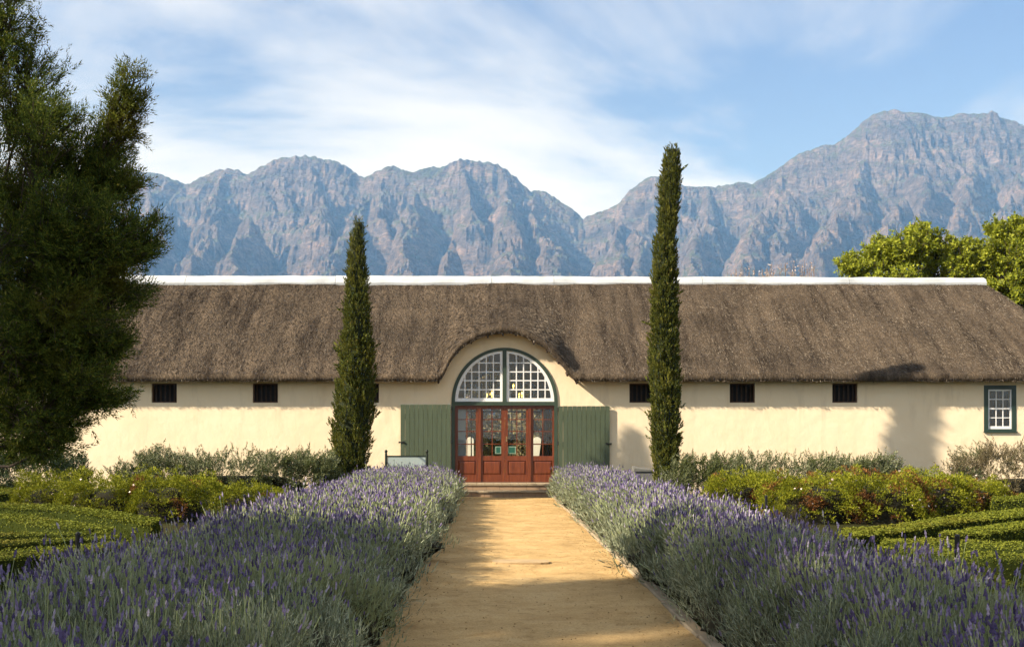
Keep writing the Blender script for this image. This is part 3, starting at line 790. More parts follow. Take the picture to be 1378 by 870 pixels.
# --- timber door screen: two side lights and two leaves
m_wood, nt, out = new_mat('red_hardwood')
b = N(nt, 'ShaderNodeBsdfPrincipled', i_Roughness=0.38); b.inputs['Specular IOR Level'].default_value = 0.45
tcn = N(nt, 'ShaderNodeTexCoord'); mpn = N(nt, 'ShaderNodeMapping'); mpn.inputs['Scale'].default_value = (22, 22, 2.2); L(nt, tcn, 'Object', mpn, 0)
n1 = N(nt, 'ShaderNodeTexNoise', i_Scale=1.0, i_Detail=6.0, i_Roughness=0.6, i_Distortion=0.6); L(nt, mpn, 0, n1, 'Vector')
r1 = ramp(nt, [(0.25, (0.070, 0.015, 0.006)), (0.55, (0.155, 0.036, 0.011)), (0.8, (0.23, 0.060, 0.018))]); L(nt, n1, 0, r1, 0); L(nt, r1, 0, b, 'Base Color')
L(nt, b, 0, out, 0)
DT = TRZ0-.003
YD0, YD1 = YF+.05, YF+.105
def leaf(name, xa, xb, stl, str_, parent, bars_v, gz_top=fz(550), gz_bot=fz(613)):
    mb = MB()
    mb.box(xa, xa+stl, YD0, YD1, SILL, DT).box(xb-str_, xb, YD0, YD1, SILL, DT)
    gi0, gi1 = xa+stl, xb-str_
    mb.box(gi0, gi1, YD0, YD1, gz_top, DT).box(gi0, gi1, YD0, YD1, fz(619.5), gz_bot).box(gi0, gi1, YD0, YD1, SILL, fz(638.5))
    mb.box(gi0, gi1, YD0+.025, YD1-.01, fz(638.5), fz(619.5))
    d_ = mb.build(name, m_wood, parent)
    # raised field panel
    a, c, zl, zh = gi0+.03, gi1-.03, fz(637.0), fz(621.0)
    V = [(gi0+.004, YD0+.024, fz(638.3)), (gi1-.004, YD0+.024, fz(638.3)), (gi1-.004, YD0+.024, fz(619.7)), (gi0+.004, YD0+.024, fz(619.7)), (a+.02, YD0+.006, zl+.02), (c-.02, YD0+.006, zl+.02), (c-.02, YD0+.006, zh-.02), (a+.02, YD0+.006, zh-.02)]
    MB().add(V, [(4,5,6,7),(0,1,5,4),(1,2,6,5),(2,3,7,6),(3,0,4,7)]).build('panel', m_wood, d_)
    mb = MB()
    for v in bars_v: mb.box(fx(v)-.011, fx(v)+.011, YD0+.012, YD1-.012, gz_bot, gz_top)
    for h in (564, 580, 597): mb.box(gi0, gi1, YD0+.014, YD1-.014, fz(h)-.011, fz(h)+.011)
    mb.build('glazing_bars', m_wood, d_)
    xe = [gi0]+[fx(v) for v in bars_v]+[gi1]; ze = [gz_bot]+[fz(h) for h in (597, 580, 564)]+[gz_top]
    for p, q in zip(xe[:-1], xe[1:]):
        for r_, s_ in zip(ze[:-1], ze[1:]):
            MB().box(p+.003, q-.003, YD0+.026, YD0+.03, r_+.003, s_-.003).build('pane', m_glass, d_)
    return d_
jl, jr = DX0+GW+.012, DX1-GW-.012
leaf('side_light', jl, fx(642.5), fx(616.2)-jl, .045, barn, [628.3])
leaf('door', fx(647.2), fx(679.4), fx(649.8)-fx(647.2), fx(679.4)-fx(674.6), barn, [662.3])
dr = leaf('door', fx(679.7), fx(710.4), fx(683.3)-fx(679.7), fx(710.4)-fx(707.8), barn, [695.6])
leaf('side_light', fx(714.7), jr, fx(718)-fx(714.7), jr-fx(743.4), barn, [730.6])
for (a, c) in ((642.6, 647.1), (710.5, 714.6)):
    MB().box(fx(a)+.001, fx(c)-.001, YF+.02, YF+.14, SILL, DT).build('door_post', m_wood, barn)
MB().box(jl, jr, YF+.022, YF+.049, DT-.035, DT-.001).build('head_rail', m_wood, barn)
m_brass = mat_solid('dull_brass', (0.35, 0.25, 0.12), (0.42, 0.30, 0.15), 0.35, 20)
m_brass.node_tree.nodes['Principled BSDF'].inputs['Metallic'].default_value = 0.8
h = MB(); xh = fx(681.5); zh = fz(589)
h.box(xh-.015, xh+.015, YD0-.006, YD0-.001, zh-.10, zh+.05); h.tube([(xh, YD0-.005, zh), (xh, YD0-.05, zh), (xh+.01, YD0-.055, zh), (xh+.09, YD0-.055, zh)], [.009]*4, 6)
h.build('handle', m_brass, dr)
# small green notices on the glass of both leaves
m_ngreen = mat_solid('notice_green', (0.012, 0.075, 0.05), (0.016, 0.09, 0.06), 0.6, 4)
m_ngrey = mat_solid('notice_border', (0.16, 0.24, 0.17), (0.20, 0.28, 0.20), 0.6, 4)
for (a, c, q) in ((666.3, 674.4, 'l'), (683.5, 694.3, 'r')):
    nb = MB().box(fx(a), fx(c), YD0+.018, YD0+.022, fz(610.2), fz(600.2)).build('notice', m_ngrey, barn)
    MB().box(fx(a)+.03, fx(c)-.03, YD0+.0155, YD0+.0175, fz(610.2)+.025, fz(600.2)-.025).build('green_field', m_ngreen, nb)

# --- green plank shutters folded back on the wall
m_shut = mat_solid('shutter_green', (0.058, 0.076, 0.045), (0.074, 0.096, 0.057), 0.5, 3.0, 0.15, 40, 0.35, stretch=(4, 4, 0.6))
m_iron = mat_solid('black_iron', (0.012, 0.013, 0.012), (0.02, 0.02, 0.02), 0.5, 10)
def shutter(xa, xb, ztop, hinge):
    mb = MB()
    for zz_ in (ztop-.32, ztop-1.05, ztop-1.85): mb.box(xa+.06, xb-.06, YF-.055, YF-.022, zz_-.07, zz_+.07)
    sh = mb.build('shutter', m_shut, barn)
    nb = 11; w = (xb-xa)/nb
    for k in range(nb):
        MB().cbox(xa+k*w+.003, xa+(k+1)*w-.003, YF-.092-rng.uniform(0, .004), YF-.057, SILL-.02, ztop-rng.uniform(0, .006), .005).build('plank', m_shut, sh)
    hx = xb if hinge > 0 else xa
    for zz_ in (ztop-.09, ztop-1.02, ztop-1.85):
        MB().tube([(hx+.02*hinge, YF-.075, zz_-.05), (hx+.02*hinge, YF-.075, zz_+.05)], [.02, .02], 7).build('hinge', m_iron, sh)
    ox = xa if hinge > 0 else xb
    lt = MB(); lt.tube([(ox+.08*hinge, YF-.095, ztop-1.03), (ox+.08*hinge, YF-.13, ztop-1.03)], [.03, .03], 8); lt.box(min(ox-.05*hinge, ox+.1*hinge), max(ox-.05*hinge, ox+.1*hinge), YF-.112, YF-.096, ztop-1.05, ztop-1.02)
    lt.box(min(ox-.05*hinge, ox-.02*hinge), max(ox-.05*hinge, ox-.02*hinge), YF-.112, YF-.02, ztop-1.06, ztop-1.01)
    lt.build('latch', m_iron, sh)
shutter(fx(539.3), fx(606.8), fz(544), 1)
shutter(fx(751.2), fx(820), fz(546), -1)

# --- inside: pale panel, brown curtain, rear glazing frame
m_pale = mat_solid('pale_panel', (0.50, 0.55, 0.60), (0.56, 0.61, 0.66), 0.7, 2)
MB().box(fx(615.8), fx(626.2), YF+.30, YF+.36, SILL, DT-.05).build('inner_panel', m_pale, barn)
V = []; F = []
for i in range(20):
    for j in range(8):
        t = j/7; w = 0.12+0.28*t
        V.append((fx(741.5)-w*(1-i/19), YF+.5+.03*math.sin(i*1.4), SILL+(1-t)*(DT-SILL)))
for i in range(19):
    for j in range(7): F.append((i*8+j, i*8+j+1, i*8+9+j, i*8+8+j))
MB().add(V, F).build('curtain', mat_solid('curtain_brown', (0.09, 0.05, 0.025), (0.13, 0.075, 0.04), 0.9, 6), barn, True)
mb = MB()
arc_band(mb, ARC_R-.003, ARC_R-.09, ARC_H-.003, ARC_H-.09, YR-.2, YR-.1, 0, math.pi, 32)
for k in range(-3, 4):
    x = DXC+k*0.36; zt = arch_z(x)-.02
    mb.box(x-.02, x+.02, YR-.18, YR-.12, SILL, zt)
mb.box(DX0+.01, DX1-.01, YR-.2, YR-.1, ARC_Z-.06, ARC_Z)
mb.box(DX0+.01, DX1-.01, YR-.185, YR-.115, fz(600), fz(598))
mb.build('rear_glazing_frame', m_dark, barn)

# chandeliers with lit bulbs, hanging inside
m_bulb, nt, out = new_mat('lit_bulb'); em = N(nt, 'ShaderNodeEmission', i_Strength=4.0); em.inputs[0].default_value = (1.0, 0.62, 0.12, 1); L(nt, em, 0, out, 0)
def chandelier(bulbs, Y, label):
    P = [Vector(PX(a, c, Y)) for a, c in bulbs]
    ctr = sum(P, Vector())/len(P); zt = float(roof_z(ctr.x, Y))-.1
    t = thing('chandelier', label, 'chandelier', (ctr.x, Y, ctr.z), 'chandeliers inside the barn')
    MB().tube([(ctr.x, Y, ctr.z-.22), (ctr.x, Y, zt)], [.02, .012], 6).build('rod', m_iron, t)
    r = max(.12, max(abs(p.x-ctr.x) for p in P))
    ring = [(ctr.x+r*math.cos(a), Y+r*math.sin(a), ctr.z-.12) for a in np.linspace(0, 2*math.pi, 17)]
    MB().tube(ring, [.014]*17, 5, False).build('ring', m_iron, t)
    for p in P:
        MB().lathe((p.x, Y+rng.uniform(-.05, .05), p.z), [(.008, -.13), (.010, -.06), (.022, -.02), (.026, .01), (.014, .04), (.003, .06)], 8).build('bulb', m_bulb, t)
chandelier([(658.8, 529.8), (662, 528.6), (655, 531)], 34.2, 'chandelier with two lit yellow bulbs behind the left fanlight')
chandelier([(690.9, 518.8), (698.7, 531.2), (702.3, 529)], 34.2, 'chandelier with three lit yellow bulbs behind the right fanlight')

# --- brick steps in front of the door
steps = thing('door_steps', 'two low brick steps in front of the red wooden door', 'steps', (0.38, 29.3, 0))
m_brick = mat_leaf('step_brick', [(0.0, (0.15, 0.095, 0.06)), (0.5, (0.28, 0.19, 0.12)), (1.0, (0.40, 0.29, 0.19))], 0.0, 0.9)
m_mort = mat_solid('mortar', (0.16, 0.13, 0.09), (0.22, 0.18, 0.13), 0.95, 10)
SX0, SX1 = fx(620)-.02, fx(743)
for (y0, y1, zb_, zt, nbk, top_c) in ((28.95, 29.45, 0.0, 0.185, 15, 0.045), (29.45, 29.985, 0.0, SILL-0.012, 7, 0.055)):
    MB().box(SX0+.01, SX1-.01, y0+.012, y1-.012, zb_, zt-.012).build('core', m_mort, steps)
    zl = zb_ if y0 < 29.2 else 0.19
    w = (SX1-SX0)/nbk
    for k in range(nbk):
        MB().cbox(SX0+k*w+.005, SX0+(k+1)*w-.005, y0-rng.uniform(0, .006), y0+.11, zl, zt-top_c-.008, .006).build('brick', m_brick, steps)
    nt_ = 11
    w = (SX1-SX0)/nt_
    for k in range(nt_):
        MB().cbox(SX0+k*w+.003, SX0+(k+1)*w-.003, y0-.03-rng.uniform(0, .004), y1-.02, zt-top_c, zt+rng.uniform(-.003, .003), .008).build('tread_brick', m_kerb, steps)

# ------------------------------------------------------------------ garden fittings
m_postg = mat_solid('post_dark_green', (0.015, 0.022, 0.016), (0.022, 0.03, 0.022), 0.45, 8)
m_sign = mat_solid('sign_grey', (0.30, 0.36, 0.34), (0.36, 0.42, 0.40), 0.5, 3)
Ys = 28.4; k_ = FPX/Ys
sb = thing('sign_board', 'pale grey sign board with two dark posts before the green shutter', 'sign', ((546-662)/k_, Ys, 0))
sx0, sx1 = (519.5-662)/k_, (574.5-662)/k_; zt = EYE-(612.5-591)/k_
for x in (sx0, sx1):
    MB().lathe((x, Ys, 0), [(.032, -.1), (.032, zt+.06), (.02, zt+.065), (.038, zt+.09), (.042, zt+.115), (.03, zt+.14), (.005, zt+.155)], 12).build('post', m_postg, sb)
MB().box(sx0+.036, sx1-.036, Ys-.012, Ys+.012, zt-.55, zt-.035).build('panel', m_sign, sb)
mb = MB(); mb.box(sx0+.033, sx1-.033, Ys-.02, Ys+.02, zt-.034, zt).box(sx0+.033, sx1-.033, Ys-.02, Ys+.02, zt-.59, zt-.551); mb.build('rail', m_postg, sb)
# grey box behind the lavender
m_greyb = mat_solid('grey_box', (0.11, 0.11, 0.10), (0.16, 0.16, 0.145), 0.7, 6)
gb = thing('service_box', 'low grey box with sloping lid behind lavender near tall cypress', 'box', (3.72, 28.6, 0))
x0, x1 = (853-662)/51.4, (876-662)/51.4
MB().box(x0, x1, 28.4, 28.8, 0, .72).build('body', m_greyb, gb)
MB().add([(x0-.02,28.37,.722),(x1+.02,28.37,.722),(x1+.02,28.83,.722),(x0-.02,28.83,.722),(x0-.02,28.37,.80),(x1+.02,28.37,.755),(x1+.02,28.83,.79),(x0-.02,28.83,.86)], [(0,3,2,1),(4,5,6,7),(0,1,5,4),(1,2,6,5),(2,3,7,6),(3,0,4,7)]).build('lid', m_greyb, gb)
# sprinkler stakes
m_teal = mat_solid('teal_pipe', (0.03, 0.085, 0.10), (0.04, 0.10, 0.115), 0.5, 8)
m_blackp = mat_solid('black_plastic', (0.008, 0.008, 0.009), (0.012, 0.012, 0.012), 0.4, 8)
m_palep = mat_solid('pale_ring', (0.45, 0.43, 0.36), (0.5, 0.48, 0.40), 0.6, 8)
def stake(px, Y, ztop, label, s=1.0):
    x = (px-662)*Y/FPX
    t = thing('sprinkler_stake', label, 'sprinkler', (x, Y, 0), 'sprinkler stakes in the beds')
    MB().tube([(x, Y, -.1), (x, Y, ztop-.22*s)], [.013, .013], 8).build('pipe', m_teal, t)
    MB().lathe((x, Y, ztop-.22*s), [(.017, -.02), (.024, 0), (.024, .015)], 10).build('collar', m_palep, t)
    MB().lathe((x, Y, ztop-.204*s), [(.018, 0), (.021, .02), (.022, .19*s), (.015, .2*s), (.014, .204*s)], 12).build('head', m_blackp, t)
stake(1288, 9.6, 0.72, 'sprinkler stake with black head standing before the clipped hedges by lavender')
stake(105, 9.4, 0.755, 'dark sprinkler stake among lavender spikes under the big dark tree')
stake(1031, 16.0, 0.735, 'sprinkler stake between lavender and yellow shrubs with rust patches')
stake(329, 16.2, 0.74, 'sprinkler stake between lavender and the low yellow shrub near grey hedge')
stake(1310, 24.6, 0.66, 'thin sprinkler stake at the foot of the brown rounded bush', 0.4)

# ------------------------------------------------------------------ lavender borders
m_lavleaf = mat_leaf('lavender_leaf', [(0.0, (0.090, 0.108, 0.062)), (0.5, (0.205, 0.23, 0.145)), (1.0, (0.38, 0.41, 0.285))], 0.2, 0.75, ((0.26, 0.285, 0.12), 0.55, 0.75), 0.9)
m_lavflow = mat_leaf('lavender_flower', [(0.0, (0.055, 0.042, 0.10)), (0.5, (0.135, 0.105, 0.215)), (0.85, (0.26, 0.215, 0.335)), (1.0, (0.42, 0.38, 0.44))], 0.15, 0.8)
m_lavstem = mat_leaf('lavender_stem', [(0.0, (0.14, 0.18, 0.07)), (1.0, (0.36, 0.39, 0.20))], 0.1, 0.7)
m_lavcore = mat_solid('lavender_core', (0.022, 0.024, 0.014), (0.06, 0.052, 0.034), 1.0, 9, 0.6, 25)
# flower head: whorled spike, two stacked spindles of four sides
HEAD_V = []
for (r, z) in ((0.0, 0.0), (0.5, .16), (.32, .36), (.55, .55), (.3, .82), (0.0, 1.0)):
    for k in range(3):
        a = k*math.pi*2/3+z*1.3; HEAD_V.append((r*math.cos(a), r*math.sin(a), z))
HEAD_F = []
for i in range(5):
    for k in range(3): HEAD_F += [(i*3+k, i*3+(k+1) % 3, (i+1)*3+(k+1) % 3), (i*3+k, (i+1)*3+(k+1) % 3, (i+1)*3+k)]
HEAD = (np.array(HEAD_V), np.array(HEAD_F))
SMALLHEAD = (np.array([(.5,0,.4),(-.25,.43,.4),(-.25,-.43,.4),(0,0,0),(0,0,1.)]), np.array([(0,1,4),(1,2,4),(2,0,4),(1,0,3),(2,1,3),(0,2,3)]))
STEM = (np.array([(-.5, 0, 0), (.5, 0, 0), (.35, 0, 1.0), (-.35, 0, 1.0)]), np.array([(0, 1, 2, 3)]))

SP_LAV = sprig_mesh(8, 0.5, 0.10, 0.42, 12)
SP_LAV[0][:, :2] *= 0.55
def bed_surface(xa, xb, seed, phi, y):
    """point and outward normal on the bushy border; phi 0 = foot on the path side, pi = far foot"""
    def P(phi, y):
        c, s_ = np.cos(phi), np.sin(phi)
        xc, hw = (xa+xb)/2, (xb-xa)/2
        u = y/1.05; v = phi*abs(hw)*0.9
        lump = 1.03 - 0.36*np.abs(noise2(u, v/1.0+seed, seed)) + 0.13*noise2(u*2.3, v*2.4, seed+3) + 0.05*noise2(u*6, v*6, seed+5)
        edge = 1+0.17*noise2(y*0.9, 3.1, seed+9)*np.clip(c, 0, 1)
        h = 0.65*(1+0.13*noise2(y*0.45, 0.5, seed+7))
        x = xc - hw*np.sign(c)*np.abs(c)**0.75*lump*edge
        z = h*np.abs(s_)**0.62*lump
        return np.stack([x, y, z], -1)
    p = P(phi, y); e = 0.02
    a = P(phi+e, y)-p; bb = P(phi, y+e)-p
    n = np.cross(a, bb); n /= np.linalg.norm(n, axis=-1, keepdims=True)+1e-9
    flip = np.where(n[..., 2:3] < -0.3, -1, 1)
    xc = (xa+xb)/2
    outw = np.stack([p[..., 0]-xc, np.zeros_like(y), p[..., 2]-0.1], -1)
    n *= np.where((n*outw).sum(-1, keepdims=True) < 0, -1, 1)
    return p, n

def lavender(xa, xb, seed, label):
    """xa = path side edge, xb = far edge"""
    root = thing('lavender_border', label, 'lavender', ((xa+xb)/2, 16, 0), 'lavender borders along the path')
    y0, y1 = 3.3, 27.9
    # dark woody mass inside
    ph = np.linspace(0.0, math.pi, 26); yy = np.linspace(y0+.2, y1-.2, 260)
    PH, YY = np.meshgrid(ph, yy)
    p, nn = bed_surface(xa, xb, seed, PH, YY)
    p = p - nn*(0.13+0.22*np.clip(1-p[..., 2:3]/0.28, 0, 1)); p[..., 2] = np.maximum(p[..., 2], -0.02)
    I = np.arange(259)[:, None]*26+np.arange(25)[None]
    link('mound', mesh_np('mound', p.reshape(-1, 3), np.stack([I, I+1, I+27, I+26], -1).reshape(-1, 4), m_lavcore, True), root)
    W = abs(xb-xa)+1.0
    def sample(n, ya, yb, top=0.0):
        y = rng.uniform(ya, yb, n)
        phi = np.arccos(1-2*rng.random(n))*(1-top)+top*(math.pi/2+rng.normal(0, .62, n))
        phi = np.clip(phi, 0.06, math.pi-0.06)
        return bed_surface(xa, xb, seed, phi, y)
    fol = []; stems = []; heads = []
    #      y range     leaves  leaf len      width        spikes
    zones = [(y0, 6.0, 52000, (.035, .085), (.0055, .0095), 1600), (6.0, 10.0, 56000, (.04, .095), (.007, .012), 3000),
             (10.0, 17.0, 46000, (.06, .12), (.011, .018), 5600), (17.0, y1, 36000, (.08, .15), (.016, .026), 9500)]
    for (ya, yb, nl, ll, lw, ns) in zones:
        p, nn = sample(nl, ya, yb)
        up = np.array([0, 0, 1.0])
        d = nn*0.55+up*0.65+rng.normal(0, .33, (nl, 3))
        p = p - nn*rng.uniform(-0.07, .14, nl)[:, None]
        p[:, 2] = np.maximum(p[:, 2], 0.02)
        l = rng.uniform(*ll, nl); w = rng.uniform(*lw, nl)
        hl_ = nl//2
        fol.append(scatter(*BLADE, p[:hl_], d[:hl_], np.stack([w, w, l], 1)[:hl_]))
        ks = slice(hl_, hl_+nl//9); ls = l[ks]*1.7; ws = w[ks]/0.085
        fol.append(scatter(*SP_LAV, p[ks], d[ks], np.stack([ws, ws, ls], 1)))
        p, nn = sample(ns, ya, yb, 0.55)
        # spikes come in tufts
        keep = noise2(p[:, 0]*1.4, p[:, 1]*1.4, seed+20) + 0.5*noise2(p[:, 0]*4, p[:, 1]*4, seed+21) + 0.25 > rng.uniform(-1.0, .65, ns)
        p, nn = p[keep], nn[keep]; m = len(p)
        d = nn*0.42+up*0.9+rng.normal(0, .19, (m, 3)); d /= np.linalg.norm(d, axis=1, keepdims=True)
        l = rng.uniform(.07, .25, m)*np.where(rng.random(m) < .06, 1.5, 1)
        near = ya < 10
        w = rng.uniform(.0035, .0055, m)*(1 if near else 1.9)
        base_ = p-d*0.06
        stems.append(scatter(*STEM, base_, d, np.stack([w, w, l+.06], 1)))
        hl = rng.uniform(.026, .058, m)*(1 if near else 1.3); hw = rng.uniform(.010, .017, m)*(1 if near else 1.5)
        heads.append(scatter(*(HEAD if near else SMALLHEAD), base_+d*(l+.055)[:, None], d, np.stack([hw, hw, hl], 1)))
        # bare green shoots
        ms = ns//2
        p, nn = sample(ms, ya, yb, 0.4)
        d = nn*0.5+up*0.85+rng.normal(0, .2, (ms, 3)); w = rng.uniform(.004, .007, ms)*(1 if near else 1.8)
        stems.append(scatter(*STEM, p-d*.04, d, np.stack([w, w, rng.uniform(.12, .26, ms)], 1)))
    V, F = join(fol); tag(link('foliage', mesh_np('foliage', V, F, m_lavleaf), root), kind='stuff')
    V, F = join(stems); tag(link('stems', mesh_np('stems', V, F, m_lavstem), root), kind='stuff')
    V, F = join(heads); tag(link('flower_spikes', mesh_np('flower_spikes', V, F, m_lavflow), root), kind='stuff')
lavender(-0.70, -3.15, 101, 'broad purple lavender border running below the left cypress to the sign board')
lavender(1.50, 3.05, 202, 'purple lavender border with stone kerb running up to the taller cypress')

# ------------------------------------------------------------------ trees
def grow_tree(name, label, cat, base, trunk_r, fork_z, lobes, bark, leafmat, sprig, sprig_len, sprig_w, upbias=0.5, group=None, seed=5, twig_r=0.006, droop=0.0, density=1.0, limb_r=None, fork_off=(0, 0)):
    """lobes: (cx, cy, cz, rx, ry, rz, twigs, sprigs per twig)"""
    r = np.random.default_rng(seed)
    root = thing(name, label, cat, base, group)
    B = np.array(base, float)
    fork = B+np.array([fork_off[0], fork_off[1], fork_z])
    mb = MB()
    mid = (B+fork)/2+r.normal(0, .06, 3)*fork_z*.3
    mb.tube([B-np.array([0, 0, .2]), B+np.array([0, 0, .1]), mid, fork], [trunk_r*1.35, trunk_r*1.1, trunk_r*.9, trunk_r*.75], 9)
    mb.build('trunk', bark, root, True)
    wood = MB(); P = []; D = []; Lz = []
    for (cx_, cy_, cz_, rx_l, ry_l, rz_l, ntw, nsp) in lobes:
        c = np.array([cx_, cy_, cz_]); rad = np.array([rx_l, ry_l, rz_l])
        lr = (limb_r or trunk_r*0.42)
        st = fork*0.75+mid*0.25+r.normal(0, .02, 3)
        m1 = st+(c-st)*0.45+np.array([0, 0, -0.12*np.linalg.norm(c-st)*0.4])+r.normal(0, .05, 3)
        tip = c+np.array([0, 0, rz_l*0.45])
        mb_pts = [st, st+(m1-st)*.5+r.normal(0, .03, 3), m1, (m1+c)/2+r.normal(0, .04, 3), c, tip]
        wood.tube(mb_pts, [lr, lr*.85, lr*.65, lr*.5, lr*.36, lr*.14], 6)
        axis = c-st; axis /= np.linalg.norm(axis)
        for t in range(int(ntw*density)):
            q = r.normal(size=3); q /= np.linalg.norm(q)
            tgt = c+q*rad*r.uniform(.55, 1.0)**0.6
            s0 = c+(m1-c)*r.uniform(0, .35)+(tip-c)*r.uniform(-.1, .8)+r.normal(0, .06, 3)*rad
            bend = (s0+tgt)/2+np.array([0, 0, -droop*np.linalg.norm(tgt-s0)])+r.normal(0, .05, 3)*rad
            wood.tube([s0, bend, tgt], [twig_r*1.8, twig_r*1.2, twig_r*.5], 3, False)
            tt_ = r.uniform(.36, 1.03, nsp)
            pp = ((1-tt_)**2)[:, None]*s0+(2*tt_*(1-tt_))[:, None]*bend+(tt_**2)[:, None]*tgt
            dd_ = (tgt-s0); ldd = np.linalg.norm(dd_); dd_ = dd_/ldd
            P.append(pp+r.normal(0, .035*ldd, (nsp, 3))); D.append(dd_[None]*0.7+np.array([0, 0, upbias])+r.normal(0, .5, (nsp, 3)))
    wood.build('limbs', bark, root, True)
    P = np.concatenate(P); D = np.concatenate(D); n = len(P)
    l = r.uniform(.7, 1.3, n)*sprig_len
    V, F = scatter(*sprig, P, D, np.stack([l*sprig_w, l*sprig_w, l], 1))
    tag(link('crown', mesh_np('crown', V, F, leafmat), root), kind='stuff')
    return root

m_bark = mat_solid('bark_grey_brown', (0.045, 0.033, 0.024), (0.10, 0.078, 0.06), 0.95, 9, 0.7, 30, stretch=(3, 3, 0.6))
m_tea = mat_leaf('tea_tree_leaf', [(0.0, (0.028, 0.046, 0.010)), (0.55, (0.072, 0.102, 0.017)), (0.9, (0.145, 0.175, 0.025)), (1.0, (0.23, 0.21, 0.035))], 0.35, 0.6, ((0.11, 0.105, 0.014), 0.54, 0.78), 1.6)
SP_TEA = sprig_mesh(13, 0.8, 0.075, 0.34, 3)
YT = 9.0; kt = YT/FPX
def lob(px, py, rx_p, ry_p, dy, ntw, nsp, ryd=None):
    x, y, z = PX(px, py, YT+dy)
    return (x, y, z, rx_p*kt, (ryd or rx_p)*kt, ry_p*kt, ntw, nsp)
lobes = [lob(10, 20, 45, 60, 0, 70, 12), lob(-70, 60, 90, 90, .2, 60, 8), lob(40, 120, 62, 70, .15, 100, 13), lob(70, 185, 55, 55, -.2, 80, 13),
         lob(180, 112, 22, 32, 0, 24, 10), lob(165, 150, 30, 30, 0.05, 26, 10), lob(188, 135, 16, 20, 0, 12, 10), lob(158, 185, 32, 34, 0.1, 40, 11), lob(150, 240, 48, 46, .1, 90, 13), lob(118, 215, 36, 40, 0, 50, 12), lob(40, 245, 85, 70, .3, 130, 12),
         lob(195, 318, 40, 34, 0, 62, 12), lob(140, 318, 65, 50, -.25, 110, 13), lob(60, 330, 90, 70, .25, 140, 12), lob(150, 390, 58, 42, .1, 90, 12),
         lob(90, 420, 80, 60, -.3, 130, 12), lob(20, 430, 80, 80, .2, 120, 11), lob(135, 462, 45, 34, 0, 64, 12), lob(70, 500, 75, 50, .25, 110, 12),
         lob(140, 535, 38, 20, -.1, 40, 11), lob(90, 562, 42, 26, .1, 46, 11), lob(15, 545, 60, 50, .1, 80, 11), lob(30, 600, 48, 32, .25, 46, 11),
         lob(95, 290, 60, 50, -.35, 90, 12), lob(110, 360, 60, 45, -.3, 90, 12), lob(50, 560, 60, 45, -.2, 70, 12), lob(110, 505, 50, 35, -.3, 60, 12), lob(0, 330, 60, 80, -.4, 80, 11), lob(20, 470, 60, 60, -.4, 80, 11), lob(70, 600, 36, 22, 0, 30, 11),
         lob(-90, 220, 110, 110, .3, 90, 8), lob(-110, 380, 120, 110, .2, 90, 8), lob(-80, 520, 90, 80, .2, 60, 8)]
grow_tree('feathery_tree', 'large dark fine-leaved tree overhanging the box hedges and roof end', 'tree', (-4.75, 9.15, 0), 0.11, 1.5, lobes, m_bark, m_tea, SP_TEA, 0.13, 0.95, 0.42, fork_off=(-0.15, 0.1), seed=8, twig_r=.004, limb_r=0.024, density=0.86)

# trees added out of frame to throw the foreground shade
m_shleaf = mat_leaf('shade_tree_leaf', [(0.0, (0.03, 0.05, 0.015)), (1.0, (0.08, 0.11, 0.03))], 0.2, 0.6)
SP_BROAD = sprig_mesh(7, 1.0, 0.36, 0.62, 4)
for (bx, by, hs, lb, sd) in ((-17.0, 0.2, 1.0, 'added unseen leafy tree far out beside the near end of the lavender, outside the view', 31), (-17.5, -6.5, 1.05, 'added unseen leafy tree standing behind the photographer well off the path', 33)):
    lobes = []
    r = np.random.default_rng(sd)
    for k in range(18):
        a = k*2.4+r.uniform(-.4, .4); rr = r.uniform(.6, 3.6)
        lobes.append((bx+rr*math.cos(a), by+rr*math.sin(a), (8.2+7.0*(k/17))*hs, 1.7, 1.7, 1.1, 21, 12))
    grow_tree('shade_tree', lb, 'tree', (bx, by, 0), .28, 5.5, lobes, m_bark, m_shleaf, SP_BROAD, 0.34, 1.0, 0.1, 'trees shading the foreground', sd, .015)

